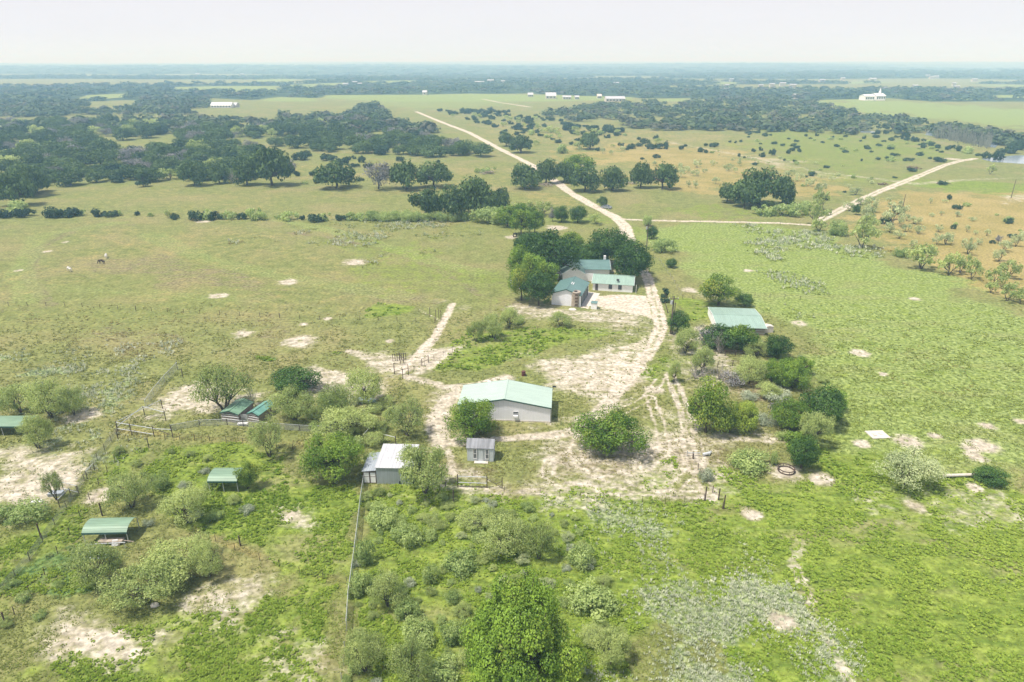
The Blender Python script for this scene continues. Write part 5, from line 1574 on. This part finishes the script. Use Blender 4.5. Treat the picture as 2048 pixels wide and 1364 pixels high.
CHAING = mesh_panel_mat('green_mesh', (.10,.28,.20), .74)

def fence(px, label, hp=1.3, step=3.2, post='rustp', pr=.055, wires=(.45,.85,1.2), wr=.018, rail=None, mesh=None, every=0, wm='rustp'):
    P = [at(u, v) for u, v in px]
    t = empty('fence', P[0]); tag(t, label, 'fence'); o0 = P[0]
    stations = []
    for a, b in zip(P, P[1:]):
        k = max(1, int(round((b-a).length / step)))
        stations += [a.lerp(b, i/k) for i in range(k)]
    stations.append(P[-1])
    for i, s in enumerate(stations[:100]):
        big = (every and i % every == 0)
        m = MB(); h = hp * (1.15 if big else 1) * PR.uniform(.95, 1.05)
        m.tube([(0,0,-.05),(PR.uniform(-.05,.05),PR.uniform(-.05,.05),h)], pr*(1.6 if big else 1), 6)
        q = m.build('post', MT[post], t); q.location = s - o0
    for z in wires:
        m = MB(); m.tube([s - o0 + Vector((0,0,z + PR.uniform(-.02,.02))) for s in stations], wr*.7, 3, cap=False); m.build('wire', MT[wm], t)
    if rail:
        m = MB(); m.tube([s - o0 + Vector((0,0,hp*.97)) for s in stations], rail, 5); m.build('top_rail', MT['galv'], t)
    if mesh:
        m = MB()
        for a, b in zip(stations, stations[1:]):
            a = a-o0; b = b-o0; m.add([a, b, b+Vector((0,0,hp*.95)), a+Vector((0,0,hp*.95))], [(0,1,2,3)])
        m.build('mesh_panel', mesh, t)
    return t
fence([(729,962),(722,1010),(714,1080),(705,1150),(698,1200),(694,1262)], 'green mesh fence running down from the grey metal shed', 1.5, 2.4, 'galv', .035, (), rail=.035, mesh=CHAING)
fence([(694,1262),(690,1300),(684,1364),(680,1400)], 'overgrown stretch of wire fence at the bottom of the scrub', 1.2, 2.4, 'galv', .035, (.5,1.0))
fence([(1008,985),(1080,990),(1160,996),(1240,1002),(1330,1008),(1408,1001)], 'thin wire fence along the lower side of the bare yard', 1.15, 3.3, 'rustp', .035, (.4,.75,1.1), .012)
fence([(1445,1018),(1436,1000),(1425,985),(1410,962),(1396,940),(1385,916)], 'steel post fence along the meadow side of the yard', 1.3, 3.5, 'rustp', .05, (.4,.8,1.2), .012)
fence([(330,878),(420,882),(520,892),(620,905),(700,900)], 'cross fence above the lush pen', 1.25, 3.0, 'rustp', .04, (.4,.8,1.15), .012)
fence([(342,862),(400,852),(455,850),(520,856),(600,862),(690,866)], 'wire fence with a white top strand in front of the twin wooden sheds', 1.25, 3.2, 'rustp', .055, (.35,.7), .012, rail=.03, mesh=CHAIN)
fence([(236,865),(195,920),(155,985),(110,1050),(60,1120),(0,1190)], 'outer run of the double fence beside the dirt lot', 1.3, 3.5, 'rustp', .045, (.3,.6,.9,1.2), .012, mesh=CHAIN)
fence([(258,885),(215,945),(180,1000),(140,1070),(90,1150),(30,1230),(-20,1290)], 'inner run of the double fence beside the lush pen', 1.3, 3.5, 'rustp', .045, (.3,.6,.9,1.2), .012)
fence([(356,738),(330,765),(308,792),(292,815)], 'chain link fence with a bright top rail at the grey weeds', 1.6, 2.5, 'galv', .04, (), rail=.04, mesh=CHAIN)
fence([(355,738),(366,755),(310,770)][:2], 'single dark corner post with a short wire at the chain link fence', 1.9, 6, 'rustp', .07, (1.2,), .012)
fence([(-20,612),(130,612),(272,621),(400,628),(520,634),(640,640),(720,640),(870,646)], 'long wire fence crossing the wide pasture', 1.2, 5.0, 'rustp', .05, (.5,1.0), .012, every=8)
fence([(432,1084),(470,1100),(520,1122),(600,1148),(694,1170)], 'low wire fence half buried in dry grass', 1.2, 3.5, 'rustp', .035, (.4,.8,1.1), .012)
fence([(828,743),(868,720),(905,705),(950,688),(1000,664),(1100,662),(1200,663),(1303,664)], 'wire fence between the barn lawn and the house garden', 1.2, 3.2, 'rustp', .04, (.4,.8,1.15), .012)
fence([(1290,505),(1318,522),(1345,560),(1362,590)], 'white strand fence along the drive verge', 1.1, 3.5, 'galv', .04, (.5,1.0), .015)
fence([(1345,596),(1385,598),(1480,590),(1600,600)], 'wire fence behind the open sided barn', 1.2, 3.5, 'rustp', .045, (.5,1.0), .012)
fence([(1490,692),(1500,693),(1512,693),(1526,694)], 'rusty post and rail fence beside the open sided barn', 1.5, 1.7, 'rustp', .08, (.6,1.1), .05, wm='rustp')
fence([(1420,712),(1450,712),(1490,714)], 'upper rusty rail of the old corral', 1.4, 2.5, 'rustp', .07, (.6,1.0,1.35), .05, wm='rustp')
fence([(1435,735),(1465,732),(1510,738)], 'lower rusty rail of the old corral', 1.4, 2.5, 'rustp', .07, (.6,1.0,1.35), .05, wm='rustp')
fence([(1020,562),(1028,538),(1031,520)], 'green board fence beside the house garden', 1.5, 2.5, 'galv', .05, (), rail=.05, mesh=CHAING)
fence([(1262,441),(1400,446),(1560,450),(1640,452)], 'wire fence below the level dirt road', 1.2, 8, 'rustp', .05, (.6,1.1), .012)

def pipes(name, segs, u, v, label, cat, mat='rustp', r=.06, rz=0., posts=(), rails=()):
    """frame of posts and rails, local metres; posts (x, y, h), rails ((x,y,z),(x,y,z))"""
    t = empty(name, at(u, v), rz); tag(t, label, cat)
    for x, y, h in posts:
        m = MB(); m.tube([(0,0,-.05),(0,0,h)], r*1.25, 6); q = m.build('post', MT[mat], t); q.location = (x, y, 0)
    for a, b, mm in rails:
        m = MB(); m.tube([a, b], r*(1.0 if mm == 'galv' else .7), 5); m.build('rail', MT[mm], t)
    return t
def wm_(u0, v0, u1, v1): a = at(u0, v0); b = at(u1, v1); return (b-a).length, math.atan2(b.y-a.y, b.x-a.x)
# yard gate between steel posts
Lg, rg = wm_(916,974,974,976)
pipes('gate', 0, 916, 974, 'white barred yard gate hung between brown braced posts', 'gate', rz=rg, posts=((0,0,2.3),(Lg,0,2.3),(Lg+2.3,0,2.0),(-1.9,0,1.2)),
      rails=(((0,0,1.95),(Lg,0,1.95),'galv'),((0,0,.85),(Lg,0,.85),'galv'),((0,0,.2),(Lg,0,.2),'rustp'),((Lg,0,1.6),(Lg+2.2,0,.2),'rustp'),((Lg+1.3,0,.7),(Lg+2.3,0,1.3),'rustp'),((-1.9,0,1.1),(0,0,1.7),'rustp')))
pipes('gate_post', 0, 907, 1004, 'single brown fence post in the grass below the yard gate', 'post', posts=((0,0,2.1),(.05,0,.3)), rails=())
# pasture gate frames
Lg, rg = wm_(789,748,817,750)
pipes('gate', 0, 789, 748, 'tall brown pipe gate frame at the top of the barn lawn', 'gate', rz=rg, posts=((0,0,2.5),(Lg,0,2.4),(Lg*.82,-2.0,2.3)), rails=(((0,0,2.4),(Lg,0,2.3),'rustp'),((0,0,.6),(Lg,0,1.5),'rustp')))
Lg, rg = wm_(786,722,812,720)
pipes('corral_panel', 0, 786, 722, 'rusty cattle panels standing just above the pipe gate frame', 'fence', rz=rg, posts=tuple((Lg*i/6,0,1.7) for i in range(7))+((Lg*.55,-1.6,2.4),(Lg*.8,-1.7,2.2)), rails=(((0,0,1.5),(Lg,0,1.6),'rustp'),((0,0,.7),(Lg,0,.7),'rustp'),((Lg*.55,-1.6,2.2),(Lg*.8,-1.7,.3),'rustp')))
Lg, rg = wm_(844,732,857,725)
pipes('gate', 0, 844, 732, 'small open pipe gate on the white track', 'gate', rz=rg, posts=((0,0,1.7),(Lg,0,1.7)), rails=(((0,0,1.6),(Lg,0,1.6),'rustp'),((0,0,.8),(Lg,0,.8),'rustp')))
Lg, rg = wm_(860,634,872,642)
pipes('gate', 0, 860, 634, 'rusty gate frame standing in the long pasture fence', 'gate', rz=rg, posts=((0,0,2.6),(Lg,0,3.0),(Lg*.6,1.5,2.4),(Lg*.95,1.5,2.6)), rails=(((0,0,.6),(-3.5,-1,.1),'rustp'),((Lg*.6,1.5,2.2),(Lg*.95,1.5,2.2),'rustp')))
# loading pen at the double fence
Lg, rg = wm_(236,862,312,872)
pipes('cattle_pen', 0, 236, 862, 'small pen of brown posts and white pipe rails at the corner of the double fence', 'pen', rz=rg,
      posts=((0,0,1.9),(Lg*.45,-.7,2.3),(Lg*.99,-.3,2.2),(.5,6,1.9),(Lg*.28,-2.4,1.8),(Lg*.75,5.0,2.0),(1.9,9,1.9),(Lg*1.42,.2,2.2),(Lg*1.2,-3.6,1.9)),
      rails=(((0,0,1.7),(Lg*.99,-.3,1.7),'galv'),((0,0,.5),(Lg*.99,-.3,.5),'galv'),((0,0,1.8),(1.9,9,1.8),'galv'),((.5,6,1.8),(Lg*.75,5,1.8),'galv'),((0,0,.9),(.5,6,1.8),'galv'),((Lg*.75,5,1.7),(Lg*.99,-.3,1.7),'rustp'),((Lg*.99,-.3,1.9),(Lg*1.42,.2,.3),'rustp'),((Lg*.99,-.3,1.6),(Lg*1.42,.2,1.6),'galv')))
Lg, rg = wm_(127,975,158,983)
pipes('gate', 0, 127, 980, 'white pipe gate across the alley of the double fence', 'gate', rz=rg, r=.05, posts=((0,0,1.5),(Lg,0,1.5)), rails=(((0,0,1.45),(Lg,0,1.45),'galv'),((0,0,.3),(Lg,0,.3),'galv')))
for (a, b, lab) in (((175,958),(190,942),'pale pipe rail of the alley above the white pipe gate'), ((120,1015),(142,992),'pale pipe rail of the alley below the white pipe gate'), ((695,868),(706,842),'white pipe rail sticking out of the overgrown pen')):
    Lg, rg = wm_(*a, *b); pipes('pipe_rail', 0, *a, lab, 'rail', rz=rg, r=.05, posts=((0,0,1.4),(Lg,0,1.4)), rails=(((0,0,1.4),(Lg,0,1.4),'galv'),))
Lg, rg = wm_(715,862,748,864)
pipes('cattle_pen', 0, 715, 862, 'overgrown pen of thin white pipes by the leaning mesquite', 'pen', rz=rg, r=.045, posts=((0,0,1.5),(Lg,0,1.9),(Lg*1.25,2,1.9),(Lg*.8,-4,1.7)), rails=(((0,0,1.45),(Lg,0,1.8),'galv'),((Lg,0,1.8),(Lg*.8,-4,1.6),'galv'),((Lg,0,1.8),(Lg*1.25,2,.4),'rustp')))
Lg, rg = wm_(768,884,792,890)
pipes('gate', 0, 768, 884, 'white barred gate behind the grey metal shed', 'gate', rz=rg, posts=((0,0,1.6),(Lg,0,1.8)), rails=(((0,0,1.5),(Lg,0,1.5),'galv'),((0,0,.4),(Lg,0,.4),'rustp')))
for (u, v, h, lab) in ((755,912,0,''),(1410,1001,2.4,'tall brown post at the far end of the lower yard fence'),(1437,1000,2.0,'brown post standing behind the last yard corner post'),(1447,1018,2.4,'last brown corner post of the yard in the green pasture'),(1386,918,1.0,'short pale corner post of the mown yard'),(205,1032,2.2,'brown post behind the large arched carport'),(82,1075,2.3,'dark post with a crossbar in the inner alley'),(757,852,1.6,'dark stub post next to the thin white pipe pen'),(718,1060,0,''),(481,1092,1.7,'thin post in the dry grass fence'),(12,1250,1.9,'thin post near the big patch of bare soil')):
    if lab: pipes('post', 0, u, v, lab, 'post', r=.075, posts=((0,0,h),(.02,.02,.2)))

def utility_pole(u, v, vt, label, arm=True, r=.16, lean=0., tr=False):
    p = at(u, v); h = zat(p.x, p.y, vt); t = empty('utility_pole', p); tag(t, label, 'utility pole')
    m = MB(); m.tube([(0,0,-.1),(lean*.5,0,h*.5),(lean,0,h)], [r,r*.85,r*.65], 8); m.build('pole', MT['pole'], t)
    if arm:
        m = MB(); m.box(lean-1.1, lean+1.1, -.07, .07, h-.75, h-.6); m.build('crossarm', MT['pole'], t)
        for x in (-1, 0, 1): m = MB(); m.tube([(lean+x,0,h-.6),(lean+x,0,h-.38)], .06, 6); m.build('insulator', MT['wtrim'], t)
    if tr:
        m = MB(); m.tube([(lean-.45,-.1,h-2.0),(lean-.45,-.1,h-1.1)], .27, 10); m.build('transformer', MT['galv'], t)
    return t
utility_pole(1341,668,592,'tall utility pole at the bend of the farm road', True, .22, tr=True)
utility_pole(1336,626,604,'leaning bleached pole behind the round evergreen', False, .12, -1.0)
utility_pole(1293,497,447,'utility pole with a transformer on the road verge', True, .18, tr=True)
utility_pole(1802,431,389,'utility pole in the middle of the orange pasture', False, .18)
utility_pole(2022,396,358,'utility pole close to the pond', False, .18)
utility_pole(1642,434,409,'short utility pole at the crossing of the dirt roads', False, .15)
utility_pole(1345,667,605,'slimmer pole paired with the tall one at the road bend', False, .12)

# ---------------------------------------------------------------- vehicles, animals and small things
def car():
    t = empty('parked_car', at(1213, 417), 2.55); tag(t, 'silver car parked in the shade beside the gravel road', 'car')
    mb = MB(); prof = [(-2.3,.35),(-2.3,.85),(-2.05,1.0),(-1.2,1.05),(-.7,1.55),(1.0,1.6),(1.75,1.1),(2.25,1.0),(2.3,.35)]
    pm = flat_mat('silver_paint', (.34,.38,.44), .25, metal=.5, var=.05)
    mb.prism([(x,0,z) for x,z in prof], (0,-.88,0), (0,.88,0)); mb.build('body', pm, t)
    for s in (-1, 1):
        m = MB(); m.prism([(-.85,0,1.08),(-.6,0,1.46),(.95,0,1.5),(1.45,0,1.12)], (0,s*.885,0), (0,s*.90,0)); m.build('side_window', MT['glass'], t)
        for x in (-1.45, 1.45):
            m = MB(); m.tube([(x,s*.72,.34),(x,s*.93,.34)], .34, 14); w = m.build('wheel', MT['tyre'], t)
            m = MB(); m.tube([(x,s*.931,.34),(x,s*.945,.34)], .19, 10); m.build('rim', MT['galv'], w)
        m = MB(); m.box(-2.33,-2.3,s*.65-.15,s*.65+.15,.65,.8); m.build('headlight', MT['wtrim'], t)
    m = MB(); m.prism([(-1.22,0,1.08),(-.74,0,1.5),(-.77,0,1.53),(-1.25,0,1.11)], (0,-.75,0), (0,.75,0)); m.build('windscreen', MT['glass'], t)
car()

def horse(u, v, rz, col, label, mane):
    t = empty('horse', at(u, v), rz); tag(t, label, 'horse')
    hm = flat_mat('horse_coat', col, .8, var=.15)
    verts = [(0,0,1.28),(.55,0,1.32),(-.55,0,1.30),(.85,0,1.25),(1.15,0,.85),(1.32,0,.42),(1.42,0,.22),(1.52,0,.08)]
    rad =   [.30,.31,.30,.20,.16,.13,.12,.07]
    edges = [(0,1),(0,2),(1,3),(3,4),(4,5),(5,6),(6,7)]
    def leg(j, x, y, front):
        nonlocal verts, rad, edges
        b = len(verts)
        if front: L = [(x,y,.95),(x+.02,y,.55),(x,y,.22),(x+.04,y,.04)]
        else: L = [(x,y,.98),(x+.08,y,.75),(x-.14,y,.52),(x-.08,y,.20),(x-.04,y,.04)]
        R_ = [.15,.08,.055,.07] if front else [.19,.13,.075,.055,.07]
        verts += L; rad += R_; edges += [(j,b)] + [(b+i,b+i+1) for i in range(len(L)-1)]
    leg(1,.60,.18,True); leg(1,.52,-.18,True); leg(2,-.58,.18,False); leg(2,-.70,-.18,False)
    me = bpy.data.meshes.new('body'); me.from_pydata(verts, edges, []); me.materials.append(hm)
    o = bpy.data.objects.new('body', me); C.objects.link(o); o.parent = t
    sk = o.modifiers.new('skin', 'SKIN'); sk.use_smooth_shade = True
    for i, s in enumerate(me.skin_vertices[0].data): s.radius = (rad[i], rad[i]*.85); s.use_root = (i == 0)
    sb = o.modifiers.new('sub', 'SUBSURF'); sb.levels = 1; sb.render_levels = 2
    mm = flat_mat('horse_mane', mane, .9)
    m = MB(); m.tube([(-.82,0,1.38),(-.98,0,1.1),(-1.0,.02,.55)], [.06,.09,.03], 6); m.build('tail', mm, t)
    m = MB(); m.tube([(.7,0,1.50),(1.02,0,1.18),(1.22,0,.80),(1.34,0,.55)], [.04,.06,.06,.03], 5); m.build('mane', mm, t)
    for s in (-1, 1): m = MB(); m.tube([(1.27,s*.07,.56),(1.22,s*.09,.68)], [.04,.008], 4); m.build('ear', hm, t)
horse(204, 528, math.pi, (.045,.028,.022), 'dark brown horse grazing in the wide pasture', (.015,.01,.01))
horse(213, 516, 1.9, (.72,.70,.66), 'white horse turned away behind the dark brown one', (.6,.58,.55))
horse(140, 543, 2.6, (.70,.68,.63), 'white horse grazing apart from the other two', (.6,.58,.55))

def boat():
    t = empty('boat', at(733, 806), -.15); tag(t, 'small pale blue boat parked under the leafy mesquite', 'boat')
    V = []; prof = [(-1.7,.62),(-1.2,.75),(0,.8),(1.0,.62),(1.6,.28),(1.95,.02)]
    for x, w in prof: V += [(x,-w,.85),(x,-w*.75,.4),(x,0,.28),(x,w*.75,.4),(x,w,.85)]
    F = [(i*5+k, (i+1)*5+k, (i+1)*5+k+1, i*5+k+1) for i in range(len(prof)-1) for k in range(4)] + [(0,1,2,3,4)]
    m = MB(); m.add(V, F); m.build('hull', flat_mat('pale_blue_paint', (.42,.55,.62), .4), t)
    m = MB(); m.add([(x,s*w,.86) for x,w in prof for s in (-1,1)], [(2*i,2*i+2,2*i+3,2*i+1) for i in range(len(prof)-1)]); m.build('deck_cover', flat_mat('pale_cover', (.55,.66,.72), .5), t)
    for s in (-1,1): m = MB(); m.tube([(-.6,s*.85,.25),(-.6,s*1.0,.25)], .26, 10); m.build('wheel', MT['tyre'], t)
boat()
def buggy():
    t = empty('farm_buggy', at(733, 794), .1); tag(t, 'dark farm buggy with a pale roof parked behind the boat', 'vehicle')
    m = MB(); m.box(-1.2,1.2,-.6,.6,.35,.8); m.box(-.2,.25,-.5,.5,.8,1.25); m.build('body', MT['tyre'], t)
    m = MB(); m.box(-.75,.8,-.62,.62,1.75,1.82); m.build('roof', MT['conc'], t)
    for x in (-.7,.75):
        for y in (-.55,.55): m = MB(); m.bar((x,y,.8),(x,y,1.75),.03); m.build('roof_post', MT['tyre'], t)
    for x in (-.85,.85):
        for y in (-.66,.66): m = MB(); m.tube([(x,y-.1,.3),(x,y+.1,.3)], .3, 12); m.build('wheel', MT['tyre'], t)
buggy()
mb = MB(); mb.tube([(0,0,0),(0,0,.95)], .42, 14); mb.tube([(0,0,.95),(0,0,1.0)], [.44,.38], 14); mb.box(-.1,.5,-.5,-.4,.6,.7)
spot('burn_barrel', 1047, 751, mb, flat_mat('rust_red', (.13,.045,.03), .9, var=.3), 'rusty brown burn barrel on the lawn above the pale metal barn', 'barrel')
def ring(u, v, r, lab, mat, tr=.12, nm='ring_feeder'):
    m = MB(); n = 24
    for z in (.15, .55):
        m.tube([(r*math.cos(6.2832*i/n), r*math.sin(6.2832*i/n), z) for i in range(n+1)], tr, 6, cap=False)
    t = empty(nm, at(u, v)); tag(t, lab, 'feeder'); m.build('hoop', mat, t)
    for i in range(8): q = MB(); q.bar((r*math.cos(.785*i), r*math.sin(.785*i), 0), (r*math.cos(.785*i), r*math.sin(.785*i), .6), .05); q.build('upright', mat, t)
ring(1572, 942, 1.25, 'round dark ring feeder on a patch of bare soil', MT['rustp'], .08)
m = MB(); m.tube([(.75*math.cos(6.2832*i/16), 0, .75+.75*math.sin(6.2832*i/16)) for i in range(17)], .22, 8, cap=False)
spot('tractor_tyre', 1030, 474, m, MT['tyre'], 'big tractor tyre standing on the bare spot above the farmhouse', 'tyre', .5)
m = MB(); m.box(-1.0,1.0,-.45,.45,0,.5); m.box(-1.05,1.05,-.5,-.45,.45,.55); m.box(-1.05,1.05,.45,.5,.45,.55)
spot('water_trough', 113, 990, m, MT['grey'], 'metal water trough beside the small scraggly tree', 'trough', .1)
pipes('post', 0, 121, 985, 'dark post behind the metal water trough', 'post', r=.09, posts=((0,0,1.9),(.02,.02,.2)))
m = MB(); m.prism([(-.9,-.4,.05),(.2,-.5,.05),(.9,.1,.05),(.3,.5,.05),(-.7,.3,.05)], (0,0,0), (0,0,.3))
spot('plastic_tub', 76, 1006, m, MT['wtrim'], 'pale upturned tub on the ground near the metal water trough', 'tub')
m = MB(); m.tube([(0,0,.45),(6.8,.3,.5)], .24, 10)
o = spot('white_pipe', 1884, 956, m, MT['conc'], 'long fallen white pipe between the silvery bush and the dark bush', 'pipe')
m = MB(); m.box(-1.6,1.6,-1.3,1.3,.0,.16); m.box(-.9,-.4,-.5,.3,.16,.26); m.box(.3,.8,-.2,.5,.16,.26)
spot('concrete_slab', 1755, 870, m, MT['conc'], 'square white concrete slab in the mown meadow', 'slab', .08)
m = MB(); m.box(-1.3,1.3,-.45,.45,.28,.42); m.box(-1.1,-.9,-.4,.4,0,.28); m.box(.9,1.1,-.4,.4,0,.28)
spot('flat_trough', 1368, 668, m, MT['conc'], 'flat pale trough beside the tall utility pole tree', 'trough', .1)
m = MB(); m.tube([(0,0,.3),(1.2,.2,.5)], .25, 8); m.tube([(1.0,0,.3),(1.6,.9,.3)], .16, 8); m.box(-2.6,-.4,-.08,.08,.55,.63); m.box(-2.6,-2.5,-.1,.1,0,1.0)
spot('gate_hardware', 1405, 912, m, MT['galv'], 'pale rail with a bundle of metal at the mown yard corner', 'rail')
def rock(u, v, r, lab, nm='rock', mat='conc'):
    V, F = LUMPS[int(u) % 5]; me = mesh_np(nm, V*np.array([r, r*.8, r*.7])+np.array([0,0,r*.2]), F, MT[mat]); o = bpy.data.objects.new(nm, me); C.objects.link(o); o.location = at(u, v); tag(o, lab, nm)
rock(310, 1212, .5, 'white boulder at the lower edge of the low wide mesquite')
def debris(u, v, w, lab):
    r = random.Random(int(u)); m = MB(); k = w / 2 * depth(at(u, v)) / FPX
    for i in range(46):
        a = Vector((r.uniform(-k,k), r.uniform(-k,k)*.6, r.uniform(0,k*.35))); b = a + Vector((r.uniform(-1,1)*k*.6, r.uniform(-1,1)*k*.5, r.uniform(-.1,.3)*k)); b.z = max(b.z, .05)
        m.tube([a, b], [.22*r.random()+.05, .05], 4)
    spot('brush_pile', u, v, m, MT['woodd'] if u > 1700 else MT['stone'], lab, 'brush pile')
debris(1827, 338, 24, 'long brown brush pile on the green slope')
debris(1765, 370, 18, 'small pale brush pile beside the far dirt road')
debris(1884, 368, 22, 'dark brush pile near the far dirt road')
debris(975, 348, 26, 'pale pile of cut stone and branches in the open pasture')
debris(1088, 373, 30, 'heap of cut branches under the road oaks')
debris(1262, 368, 18, 'fallen limb between the umbrella oak and the thin oak')
build_haze()
